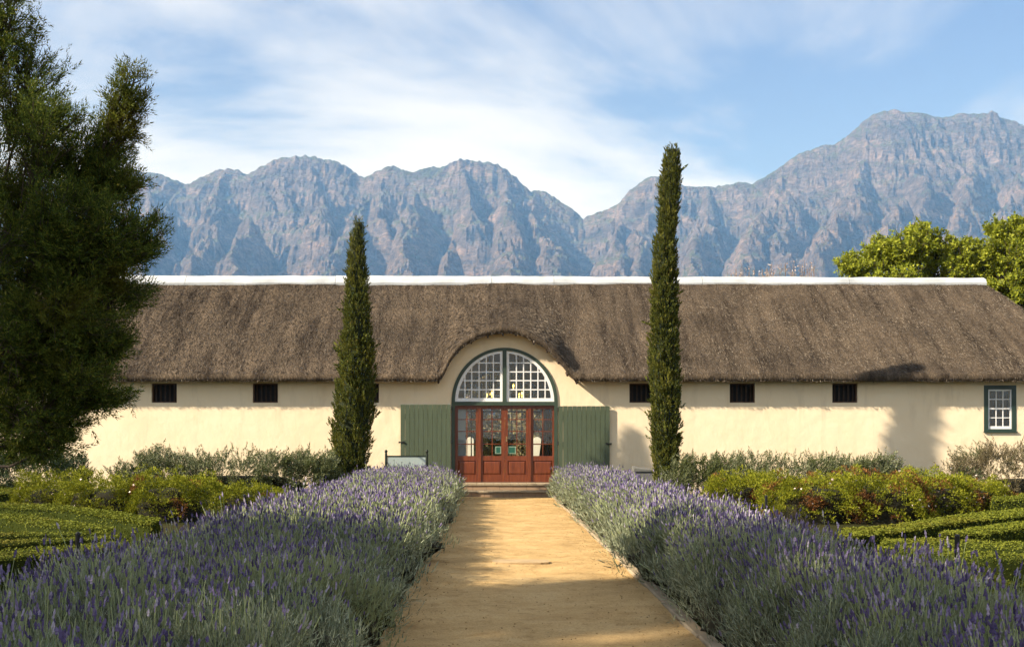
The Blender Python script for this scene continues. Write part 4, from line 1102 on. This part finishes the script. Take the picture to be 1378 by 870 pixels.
# cypresses
m_cyp = mat_leaf('cypress_leaf', [(0.0, (0.028, 0.038, 0.009)), (0.5, (0.085, 0.098, 0.020)), (0.92, (0.155, 0.165, 0.032)), (1.0, (0.22, 0.17, 0.055))], 0.25, 0.7, ((0.17, 0.165, 0.03), 0.5, 0.75), 2.2)
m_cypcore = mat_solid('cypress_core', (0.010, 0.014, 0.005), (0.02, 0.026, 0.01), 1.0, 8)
SP_CYP = sprig_mesh(9, 0.5, 0.20, 0.5, 6)
def cypress(px_prof, Y, label, seed, n):
    """px_prof: (photo y, left x, right x) down the tree"""
    r = np.random.default_rng(seed)
    zs = np.array([EYE+(591-p[0])*Y/FPX for p in px_prof]); c = np.array([((p[1]+p[2])/2-662)*Y/FPX for p in px_prof]); w = np.array([(p[2]-p[1])/2*Y/FPX for p in px_prof])
    o = np.argsort(zs); zs, c, w = zs[o], c[o], w[o]
    x0 = float(np.interp(0, zs, c))
    root = thing('cypress', label, 'cypress', (x0, Y, 0), 'columnar cypresses flanking the door')
    MB().tube([(x0, Y, -.2), (x0, Y, .3), (x0, Y, zs[0]+1.2)], [.13, .1, .08], 8).build('trunk', m_bark, root, True)
    core = MB(); zz_ = np.linspace(0.22, zs[-1]-.15, 40); V = []; F = []
    for i, z in enumerate(zz_):
        for k in range(14):
            a = 2*math.pi*k/14; rr = float(np.interp(z, zs, w))*0.66*(1+.12*r.normal())
            V.append((float(np.interp(z, zs, c))+rr*math.cos(a), Y+rr*math.sin(a), z))
    for i in range(39):
        for k in range(14): F.append((i*14+k, i*14+(k+1) % 14, i*14+14+(k+1) % 14, i*14+14+k))
    F.append(tuple(range(14))[::-1]); F.append(tuple(39*14+k for k in range(14)))
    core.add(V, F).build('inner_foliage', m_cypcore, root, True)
    cdf = np.cumsum(np.interp(np.linspace(.15, zs[-1], 400), zs, w)+.02); cdf /= cdf[-1]
    z = np.interp(r.random(n), cdf, np.linspace(.15, zs[-1]-.05, 400)); a = r.uniform(0, 2*np.pi, n)
    rad = np.interp(z, zs, w)
    bump = 0.80+0.22*noise2(a*1.6+z*.9, z*2.0, seed)+0.22*noise2(a*4+z*2, z*4.5, seed+1)
    rr = rad*bump*r.uniform(.80, 1.0, n)
    pos = np.stack([np.interp(z, zs, c)+rr*np.cos(a), Y+rr*np.sin(a), z], 1)
    d = np.stack([np.cos(a)*.42, np.sin(a)*.42, np.ones(n)], 1)+r.normal(0, .22, (n, 3))
    l = r.uniform(.07, .21, n)*np.clip(rad/.26, .5, 1)
    stray = r.random(n) < .012; l = np.where(stray, l*1.7, l); d[stray, :2] *= 2.2
    V, F = scatter(*SP_CYP, pos, d, np.stack([l*.85, l*.85, l], 1))
    tag(link('crown', mesh_np('crown', V, F, m_cyp), root), kind='stuff')
cypress([(291,480,486),(300,476,489),(320,471,491),(350,468,492),(400,464,496),(440,461,501),(480,455,506),(520,451,507),(560,446,506),(600,443,500),(640,443,497),(680,446,495)], 27.0,
        'shorter tapering cypress standing left of the green shutters', 41, 7000)
cypress([(193,903,908),(202,896,914),(225,890,916),(260,888,915),(310,884,911),(360,878,911),(420,875,912),(480,873,914),(540,874,917),(590,874,917),(620,877,914),(650,879,910),(690,882,908)], 27.0,
        'taller narrow cypress standing right of the green shutters', 42, 8000)

# bright broad-leaved trees behind the right roof end
m_maple = mat_leaf('spring_leaf', [(0.0, (0.10, 0.125, 0.012)), (0.5, (0.225, 0.255, 0.022)), (1.0, (0.37, 0.38, 0.045))], 0.35, 0.5)
YM = 47.0; km = YM/FPX
def lobm(px, py, r1_, r2_, dy, ntw, nsp):
    x, y, z = PX(px, py, YM+dy); return (x, y, z, r1_*km, r1_*km, r2_*km, ntw, nsp)
lobes = [lobm(1150, 358, 24, 16, 0, 26, 9), lobm(1185, 340, 30, 22, .5, 34, 9), lobm(1225, 330, 32, 24, -.5, 36, 9), lobm(1262, 332, 30, 24, .5, 36, 9), lobm(1200, 375, 60, 26, 0, 50, 8), lobm(1270, 375, 50, 30, 0, 44, 8), lobm(1300, 345, 26, 26, 0, 34, 9), lobm(1235, 310, 16, 10, 0, 10, 8), lobm(1322, 352, 22, 26, .3, 30, 9), lobm(1325, 388, 26, 30, .3, 34, 9)]
grow_tree('leafy_tree', 'bright yellow-green tree showing above the ridge near its end', 'tree', PX(1235, 591, YM)[:2]+(0,), .28, 4.0, lobes, m_bark, m_maple, SP_BROAD, 0.27, 1.0, 0.2, 'broad-leaved trees behind the barn', 51, .02, density=1.8)
lobes = [lobm(1345, 312, 16, 18, 0, 18, 9), lobm(1370, 308, 22, 14, 0, 22, 9), lobm(1350, 345, 34, 26, -.5, 40, 9), lobm(1395, 340, 44, 34, 0, 40, 8), lobm(1365, 385, 46, 36, -.5, 60, 9), lobm(1410, 400, 50, 50, 0, 50, 8), lobm(1345, 395, 26, 24, 0, 26, 9)]
grow_tree('leafy_tree', 'yellow-green tree rising beside the sloping hip of the roof', 'tree', PX(1375, 591, YM-1.5)[:2]+(0,), .26, 3.5, lobes, m_bark, m_maple, SP_BROAD, 0.27, 1.0, 0.3, 'broad-leaved trees behind the barn', 52, .02, density=1.8)

# bare blossoming saplings whose tips show above the ridge
m_blos = mat_leaf('blossom', [(0.0, (0.36, 0.27, 0.23)), (1.0, (0.62, 0.54, 0.49))], 0.3, 0.7)
m_twig = mat_solid('twig_brown', (0.12, 0.09, 0.075), (0.18, 0.14, 0.115), 0.9, 9)
for (pa, pb, top, lb, sd) in ((980, 1018, 359, 'thin bare blossoming tree tip above the ridge nearest the tall cypress', 61), (1022, 1050, 356, 'bare blossoming twigs above the ridge, middle of three', 62), (1052, 1096, 352, 'tallest bare blossoming twigs above the ridge beside the leafy tree', 63)):
    r = np.random.default_rng(sd); Yb = 46.0
    xa, _, zt = PX(pa, top, Yb); xb = PX(pb, top, Yb)[0]; xm = (xa+xb)/2
    t = thing('blossom_tree', lb, 'tree', (xm, Yb, 0), 'blossoming trees behind the barn')
    MB().tube([(xm, Yb, -.1), (xm+.05, Yb, 2.2), (xm, Yb, 4.2)], [.11, .09, .06], 8).build('trunk', m_bark, t, True)
    mb = MB(); P = []
    for k in range(26):
        x = r.uniform(xa, xb); z = zt-abs(r.normal(0, .28)); yy_ = Yb+r.normal(0, .5)
        mb.tube([(xm, Yb, r.uniform(2.6, 4.0)), ((x+xm)/2+.3*(x-xm), (yy_+Yb)/2, 5.6), (x, yy_, z)], [.03, .02, .008], 4)
        for q in range(r.integers(2, 9)): P.append((x+r.normal(0, .05), yy_+r.normal(0, .05), z-r.uniform(0, .7)))
    mb.build('limbs', m_twig, t, True)
    P = np.array(P); V, F = scatter(*LEAF, P, rand_dir(len(P)), np.full(len(P), .08))
    tag(link('blossoms', mesh_np('blossoms', V, F, m_blos), t), kind='stuff')

# ------------------------------------------------------------------ shrubs and hedges
def blob_points(cx_, cy_, rx_b, ry_b, h, n, seed, lump=0.18, sharp=0.55):
    """points and normals on a lumpy low mound"""
    r = np.random.default_rng(seed)
    a = r.uniform(0, 2*np.pi, n); t = np.arccos(1-r.random(n))          # even over the half sphere
    def P(a, t):
        st, ct = np.sin(t), np.cos(t)
        k = 1+lump*noise2(np.cos(a)*st*rx_b/.42+seed, np.sin(a)*st*ry_b/.42+ct, seed)+lump*.5*noise2(a*3+seed, t*5, seed+1)
        return np.stack([cx_+rx_b*np.sign(np.cos(a))*np.abs(np.cos(a))**.8*st**sharp*k, cy_+ry_b*np.sign(np.sin(a))*np.abs(np.sin(a))**.8*st**sharp*k, h*np.maximum(ct, 0)**.6*k], 1)
    p = P(a, t)
    nrm = np.stack([(p[:, 0]-cx_)/rx_b**2, (p[:, 1]-cy_)/ry_b**2, p[:, 2]/h**2*1.2], 1); nrm /= np.linalg.norm(nrm, axis=1, keepdims=True)+1e-6
    return p, nrm
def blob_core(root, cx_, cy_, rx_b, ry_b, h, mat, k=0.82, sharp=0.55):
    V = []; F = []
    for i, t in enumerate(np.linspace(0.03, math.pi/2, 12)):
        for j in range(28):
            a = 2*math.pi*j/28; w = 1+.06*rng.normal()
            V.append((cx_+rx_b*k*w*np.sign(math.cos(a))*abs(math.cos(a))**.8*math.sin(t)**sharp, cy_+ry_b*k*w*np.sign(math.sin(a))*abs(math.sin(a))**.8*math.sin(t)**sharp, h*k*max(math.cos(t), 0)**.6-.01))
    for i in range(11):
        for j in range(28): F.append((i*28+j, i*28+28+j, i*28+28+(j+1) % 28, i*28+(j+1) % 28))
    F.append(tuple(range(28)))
    MB().add(V, F).build('dark_core', mat, root, True)  # solid dark core, coloured as the shade between tufts
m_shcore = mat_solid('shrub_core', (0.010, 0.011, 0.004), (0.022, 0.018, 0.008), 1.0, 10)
# golden confetti shrubs: pom-pom tufts of tiny leaves
m_gold = mat_leaf('golden_leaf', [(0.0, (0.085, 0.105, 0.008)), (0.5, (0.175, 0.19, 0.013)), (1.0, (0.285, 0.275, 0.026))], 0.12, 0.6)
m_rust = mat_leaf('rusty_leaf', [(0.0, (0.09, 0.035, 0.014)), (0.6, (0.19, 0.075, 0.025)), (1.0, (0.28, 0.15, 0.04))], 0.2, 0.7)
m_pink = mat_leaf('pale_pink_flower', [(0.0, (0.55, 0.42, 0.36)), (1.0, (0.78, 0.68, 0.62))], 0.2, 0.7)
r_ = np.random.default_rng(77)
tv = []; tf = []
for k in range(46):
    q = r_.normal(size=3); q[2] = abs(q[2])*1.1+.05; q /= np.linalg.norm(q)
    s_ = np.cross(q, r_.normal(size=3)); s_ /= np.linalg.norm(s_); c_ = q*r_.uniform(.55, .95); l = r_.uniform(.22, .36)
    dd = q*.75+np.array([0, 0, .55])+r_.normal(0, .3, 3); dd /= np.linalg.norm(dd)
    tv += [c_-s_*.075, c_+s_*.075, c_+dd*l]; tf.append((3*k, 3*k+1, 3*k+2))
TUFT = (np.array(tv), np.array(tf))
def golden(cx_, cy_, rx_b, ry_b, h, n, label, seed, rust=0.0, pink=30, group='golden shrubs in the beds'):
    n = int(n*1.15)
    root = thing('golden_shrub', label, 'shrub', (cx_, cy_, 0), group)
    blob_core(root, cx_, cy_, rx_b, ry_b, h, m_shcore, .74)
    p, nn = blob_points(cx_, cy_, rx_b, ry_b, h, n, seed, .30)
    p -= nn*rng.uniform(0, .14, n)[:, None]; p[:, 2] = np.maximum(p[:, 2], .05)
    d = nn*.8+np.array([0, 0, .6])+rng.normal(0, .2, (n, 3)); s_ = rng.uniform(.07, .15, n)
    isr = (noise2(p[:, 0]*2.0, p[:, 1]*2.0+p[:, 2]*2, seed+4) > 0.55-rust) if rust > 0 else np.zeros(n, bool)
    V, F = scatter(*TUFT, p[~isr], d[~isr], s_[~isr]); tag(link('foliage', mesh_np('foliage', V, F, m_gold), root), kind='stuff')
    if isr.sum() > 3:
        V, F = scatter(*TUFT, p[isr], d[isr], s_[isr]*.95); tag(link('rusty_foliage', mesh_np('rusty_foliage', V, F, m_rust), root), kind='stuff')['label'] = 'rust brown dying foliage'
    if pink:
        p, nn = blob_points(cx_, cy_, rx_b, ry_b, h*1.03, pink, seed+9, .2)
        V, F = scatter(*LEAF, p+nn*.05, rand_dir(pink), rng.uniform(.03, .05, pink)); tag(link('flowers', mesh_np('flowers', V, F, m_pink), root), kind='stuff')
Yg = 21.5; kg = Yg/FPX
def gx_(px): return (px-662)*kg
golden(gx_(62), 21.8, .70, .65, .78, 330, 'golden shrub at the far end of the left row, beside the dark tree', 301, 0, 26)
golden(gx_(150), 21.2, .85, .8, .82, 460, 'golden shrub in the middle of the left row, before cream wall', 302, 0, 20)
golden(gx_(240), 20.9, .80, .8, .86, 460, 'golden shrub of the left row before the grey-green hedge', 303, .05, 8)
golden(gx_(318), 22.6, .75, .5, .55, 300, 'lowest golden shrub tucked between the left lavender and grey-green hedge', 304, .05, 4)
golden(gx_(1000), 21.8, .70, .6, .82, 380, 'golden shrub next to the lavender on the tall cypress side', 311, .08, 8)
golden(gx_(1075), 20.6, .95, .8, .86, 520, 'golden shrub with a deep dark gap, second from the tall cypress', 312, .22, 20)
golden(gx_(1160), 20.6, .95, .8, .84, 520, 'golden shrub most heavily browned, third from the tall cypress', 313, .42, 34)
golden(gx_(1245), 21.2, .80, .7, .84, 420, 'golden shrub with many pale pink flowers, before the lit wall gap', 314, .16, 55)
golden(gx_(1320), 21.8, .70, .6, .72, 340, 'golden shrub with rusty patches before the rounded brown bush', 315, .30, 34)

# grey-green rosemary-like hedges with arching shoots
m_rose = mat_leaf('grey_green_leaf', [(0.0, (0.045, 0.055, 0.022)), (0.5, (0.115, 0.13, 0.058)), (1.0, (0.30, 0.315, 0.185))], 0.2, 0.6, ((0.075, 0.09, 0.028), 0.42, 0.68), 1.3)
m_brownb = mat_leaf('brown_bush_leaf', [(0.0, (0.07, 0.055, 0.03)), (0.5, (0.13, 0.105, 0.055)), (1.0, (0.20, 0.17, 0.10))], 0.2, 0.7, ((0.07, 0.10, 0.035), 0.52, 0.7), 0.9)
m_darkb = mat_leaf('dark_bush_leaf', [(0.0, (0.025, 0.04, 0.018)), (1.0, (0.08, 0.11, 0.05))], 0.2, 0.6)
SP_ROSE = sprig_mesh(16, 0.8, 0.11, 0.30, 9)
def shooty(name, cx_, cy_, rx_b, ry_b, h, n, label, cat, seed, mat, group=None, ln=(.14, .30), flat=False):
    root = thing(name, label, cat, (cx_, cy_, 0), group)
    blob_core(root, cx_, cy_, rx_b*.97, ry_b*.95, h*.9, m_shcore, .66 if flat else .52, .38 if flat else .55)
    n = int(n*1.6)
    p, nn = blob_points(cx_, cy_, rx_b, ry_b, h, n, seed, .22, .38 if flat else .55)
    p -= nn*rng.uniform(0.0, .3, n)[:, None]; p[:, 2] = np.maximum(p[:, 2], .03)
    sway = np.stack([noise2(p[:, 0]*3, p[:, 1]*3+p[:, 2]*3, seed+2), .6*noise2(p[:, 0]*3+9, p[:, 2]*4, seed+3), .5*noise2(p[:, 0]*4, p[:, 2]*4+7, seed+4)], 1)
    d = nn*.75+np.array([.10, 0, .30])+1.1*sway+rng.normal(0, .38, (n, 3))
    l = rng.uniform(*ln, n)*np.where(rng.random(n) < .04, 1.5, 1)
    V, F = scatter(*SP_ROSE, p, d, np.stack([l*.8, l*.8, l], 1)); tag(link('foliage', mesh_np('foliage', V, F, mat), root), kind='stuff')
shooty('grey_green_hedge', -6.2, 26.0, 2.62, .8, 1.18, 3600, 'grey-green hedge with wispy shoots beside the shorter cypress', 'hedge', 401, m_rose, 'grey-green hedges along the wall', flat=True)
shooty('grey_green_hedge', 7.05, 26.0, 2.85, .75, 1.08, 3600, 'grey-green hedge with wispy shoots beside the taller cypress', 'hedge', 402, m_rose, 'grey-green hedges along the wall', flat=True)
shooty('rounded_bush', 12.4, 25.6, 1.65, .95, 1.38, 2000, 'brownish rounded bush below the white sash window', 'bush', 403, m_brownb, ln=(.12, .24))
shooty('rounded_bush', 10.95, 25.3, .33, .35, .92, 320, 'small green bush at the left foot of the brown bush', 'bush', 404, m_rose, ln=(.1, .2))
shooty('dark_bush', PX(30, 600, 25)[0], 25.4, 1.35, .8, 1.25, 1600, 'dark green bush in the shade below the feathery tree', 'bush', 405, m_darkb)

# clipped box hedges
m_box = mat_leaf('box_leaf', [(0.0, (0.085, 0.102, 0.012)), (0.5, (0.125, 0.142, 0.015)), (1.0, (0.175, 0.185, 0.023))], 0.10, 0.6, ((0.15, 0.13, 0.02), 0.5, 0.8), 1.1)
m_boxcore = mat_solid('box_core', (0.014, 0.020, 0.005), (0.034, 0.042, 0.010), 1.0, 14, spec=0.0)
def hp(px, py, h=.45):
    Y = (EYE-h)*FPX/(py-591); return ((px-662)*Y/FPX, Y)
def box_hedge(back, front, label, seed, dens=1500, h=.45):
    """clipped hedge between the two top edges, given from end to end"""
    tt_ = np.linspace(0, 1, 40)
    def line(e):
        p = np.array([hp(*q, h) for q in e]); l = np.concatenate([[0], np.cumsum(np.linalg.norm(np.diff(p, axis=0), axis=1))]); l /= l[-1]
        return np.stack([smooth1(np.interp(tt_, l, p[:, 0]), 7), smooth1(np.interp(tt_, l, p[:, 1]), 7)], 1)
    B_, F_ = line(back), line(front)
    c = (B_+F_)/2; nm = (B_-F_)/2                      # centre line and half-width vector
    tg = np.gradient(c, axis=0); tg /= np.linalg.norm(tg, axis=1, keepdims=True)
    pn = np.stack([-tg[:, 1], tg[:, 0]], 1); pn *= np.sign((pn*nm).sum(1, keepdims=True))
    root = thing('box_hedge', label, 'hedge', (float(c[20, 0]), float(c[20, 1]), 0), 'clipped box hedges of the parterre')
    prof = [(-1, 0.0), (-1, .55), (-.97, .92), (-.9, 1.0), (0, 1.01), (.9, 1.0), (.97, .92), (1, .55), (1, 0)]
    V = []; F = []
    for i in range(40):
        for (u, z) in prof: V.append((c[i, 0]+nm[i, 0]*u-pn[i, 0]*.015*np.sign(u), c[i, 1]+nm[i, 1]*u-pn[i, 1]*.015*np.sign(u), z*(h-.02)))
    m = len(prof)
    for i in range(39):
        for j in range(m-1): F.append((i*m+j, i*m+m+j, i*m+m+1+j, i*m+1+j))
    F.append(tuple(range(m))); F.append(tuple(39*m+m-1-j for j in range(m)))
    MB().add(V, F).build('dark_core', m_boxcore, root, True)  # core coloured dark to serve as shade behind the leaves
    ls_ = float(np.clip(c[20, 1]/10.5, 1.0, 1.7))             # leaves and sprays counted as one farther off
    length = np.linalg.norm(np.diff(c, axis=0), axis=1).sum(); w = float(np.linalg.norm(nm, axis=1).mean()*2)
    def at(s_, arr): return np.stack([np.interp(s_, tt_, arr[:, 0]), np.interp(s_, tt_, arr[:, 1])], 1)
    # top: leaves lie nearly flat
    n = int(length*w*dens*1.7); s_ = rng.random(n); u = rng.uniform(-1, 1, n)
    ci, ni = at(s_, c), at(s_, nm)
    p2 = ci+ni*u[:, None]
    z = h+0.016*noise2(p2[:, 0]*3, p2[:, 1]*3, seed)+.012*noise2(p2[:, 0]*10, p2[:, 1]*10, seed+1)-rng.uniform(0, .025, n)-.02*np.clip(np.abs(u)-.85, 0, 1)/.15
    d = np.stack([rng.normal(0, 1, n), rng.normal(0, 1, n), rng.normal(.35, .35, n)], 1)
    sz = rng.uniform(.012, .022, n)*ls_
    parts = [scatter(*LEAF, np.stack([p2[:, 0], p2[:, 1], z], 1), d, np.stack([sz*.8, sz, sz], 1), roll=rng.normal(0, .5, n))]
    # both sides
    for sg in (-1, 1):
        n = int(length*h*dens*(.6 if c[0, 0] > 0 else .25)); s_ = rng.random(n); z = rng.uniform(0.0, h, n)  # sparser on left hedges so the dark core reads as shade
        ci, ni, pi_ = at(s_, c), at(s_, nm), at(s_, pn)
        o_ = pi_*sg
        p2 = ci+ni*sg+o_*(0.012*noise2(ci[:, 0]*5, z*8, seed+3)-rng.uniform(-.01, .02, n))[:, None]
        d = np.concatenate([o_*.35, np.full((n, 1), -.2)], 1)+rng.normal(0, .5, (n, 3)); sz = rng.uniform(.012, .022, n)*ls_
        parts.append(scatter(*LEAF, np.stack([p2[:, 0], p2[:, 1], z], 1), d, np.stack([sz*.8, sz, sz], 1)))
    for i, sg in ((0, -1), (39, 1)):
        n = int(w*h*dens); uu = rng.uniform(-1, 1, n); sz = rng.uniform(.012, .022, n)*ls_
        p2 = c[i]+nm[i]*uu[:, None]+tg[i]*sg*.012
        parts.append(scatter(*LEAF, np.stack([p2[:, 0], p2[:, 1], rng.uniform(0, h, n)], 1), np.array([[tg[i, 0]*sg, tg[i, 1]*sg, .1]])+rng.normal(0, .6, (n, 3)), np.stack([sz*.8, sz, sz], 1)))
    V, F = join(parts)
    tag(link('foliage', mesh_np('foliage', V, F, m_box), root), kind='stuff')
box_hedge([(-100, 652), (0, 651), (62, 648)], [(-100, 664), (0, 663), (62, 656)], 'box hedge farthest back beneath the feathery tree', 501, 1200)
box_hedge([(-110, 671), (0, 675), (76, 678), (150, 686), (220, 698)], [(-110, 676.5), (0, 680.5), (76, 684), (150, 694), (205, 704)], 'long curving box hedge directly before the left golden shrubs', 502, 1500)
box_hedge([(-60, 690), (0, 689), (34, 690), (76, 697), (157, 708.5)], [(-60, 692), (0, 694), (30, 701), (64, 707), (157, 711.5)], 'wedge-shaped box hedge second from the left golden shrubs', 503, 1600)
box_hedge([(-60, 715.5), (0, 715), (157, 714.5)], [(-60, 719), (0, 718.5), (157, 716.5)], 'narrow box hedge, third from the left golden shrubs', 504, 2000)
box_hedge([(-60, 726), (0, 725), (160, 719.5)], [(-60, 731), (0, 729.5), (160, 722)], 'narrow box hedge, fourth from the left golden shrubs', 505, 2200)
box_hedge([(-60, 742), (0, 738.5), (168, 726)], [(-60, 755), (0, 750), (168, 733)], 'box hedge nearest the left lavender spikes, below the feathery tree', 506, 2200)
box_hedge([(1120, 712), (1216, 703), (1290, 691), (1378, 682), (1480, 672)], [(1120, 722), (1216, 713), (1290, 700.5), (1378, 692), (1480, 682)], 'long curving box hedge directly before the right golden shrubs', 511, 1500)
box_hedge([(1262, 716), (1325, 706), (1378, 699), (1480, 689)], [(1262, 719.5), (1325, 716), (1378, 707.5), (1480, 698)], 'wedge-shaped box hedge second from the right golden shrubs', 512, 1600)
box_hedge([(1185, 723.5), (1250, 722), (1300, 724), (1378, 727), (1480, 731)], [(1185, 728), (1250, 731), (1300, 734), (1378, 738), (1480, 743)], 'box hedge passing just behind the tall black-headed sprinkler stake', 513, 2000)
box_hedge([(1180, 732), (1250, 735), (1300, 738.5), (1378, 743), (1480, 748)], [(1180, 736), (1250, 741), (1300, 747), (1378, 755), (1480, 762)], 'box hedge slanting past the foot of the black-headed sprinkler stake', 514, 2200)
box_hedge([(1170, 741), (1240, 748), (1300, 762), (1378, 783), (1440, 800)], [(1170, 756), (1240, 772), (1300, 792), (1378, 818), (1440, 838)], 'box hedge nearest the right lavender spikes', 515, 2400)
box_hedge([(1338, 664), (1420, 662), (1500, 659)], [(1332, 671), (1420, 671), (1500, 668)], 'box hedge end at the foot of the brown rounded bush', 516, 1200)

# ------------------------------------------------------------------ garden behind the barn, seen through the glass
m_lawn = mat_leaf('lawn_blade', [(0.0, (0.06, 0.10, 0.012)), (1.0, (0.17, 0.22, 0.03))], 0.2, 0.7)
n = 16000
pos = np.stack([rng.uniform(-7, 8, n), rng.uniform(40.5, 58, n), np.full(n, 0.0)], 1); d = np.array([[0, 0, 1.0]])+rng.normal(0, .3, (n, 3))
V, F = scatter(*BLADE, pos, d, np.stack([rng.uniform(.03, .06, n)]*2+[rng.uniform(.08, .2, n)], 1))
tag(link('lawn', mesh_np('lawn', V, F, m_lawn)), 'sunlit lawn behind the barn seen through the door glass', 'grass', kind='stuff')
m_gate = mat_solid('gate_plaster', (0.74, 0.66, 0.50), (0.80, 0.73, 0.58), 0.9, 4)
for px, lb in ((632.5, 'cream rounded gatepost seen through the left side light'), (722.8, 'cream rounded gatepost seen through the right side light')):
    x = (px-662)*50/FPX; V = []; F = []
    n = 14
    out_ = [(-.17, 0), (-.17, 1.5)]+[(-.17*math.cos(a), 1.5+.17*math.sin(a)) for a in np.linspace(0.15, math.pi-.15, 9)]+[(.17, 1.5), (.17, 0)]
    m = len(out_)
    V = [(x+a, yy_, z) for yy_ in (49.83, 50.17) for a, z in out_]
    F = [tuple(range(m)), tuple(range(2*m-1, m-1, -1))]+[(j, (j+1) % m, m+(j+1) % m, m+j) for j in range(m)]
    gp = thing('gatepost', lb, 'gatepost', (x, 50, 0), 'gateposts behind the barn')
    MB().add(V, F).build('post', m_gate, gp)
    MB().box(x-.21, x+.21, 49.79, 50.21, 0.0, .22).build('plinth', m_gate, gp)
m_brownleaf = mat_leaf('winter_leaf', [(0.0, (0.16, 0.12, 0.06)), (0.6, (0.32, 0.25, 0.13)), (1.0, (0.42, 0.38, 0.16))], 0.25, 0.8)
for k, (x, y, lb) in enumerate(((-3.6, 57, 'pale-stemmed winter tree seen through the left side light'), (-0.6, 59, 'pale-stemmed winter tree seen through the left door leaf'), (1.6, 58, 'pale-stemmed winter tree seen through the right door leaf'), (4.6, 58, 'pale-stemmed winter tree seen through the right side light'))):
    r = np.random.default_rng(600+k)
    lobes = [(x+r.normal(0, 1.2), y+r.normal(0, .8), z, 1.7, 1.2, 1.0, 34, 8) for z in np.linspace(1.0, 8.6, 14)]
    grow_tree('winter_tree', lb, 'tree', (x, y, 0), .11, 1.2, lobes, mat_solid('pale_bark', (0.28, 0.25, 0.20), (0.42, 0.38, 0.31), .9, 6) if k == 0 else bpy.data.materials['pale_bark'], m_brownleaf, SP_BROAD, 0.30, 1.0, 0.2, 'winter trees behind the barn', 610+k, .018)
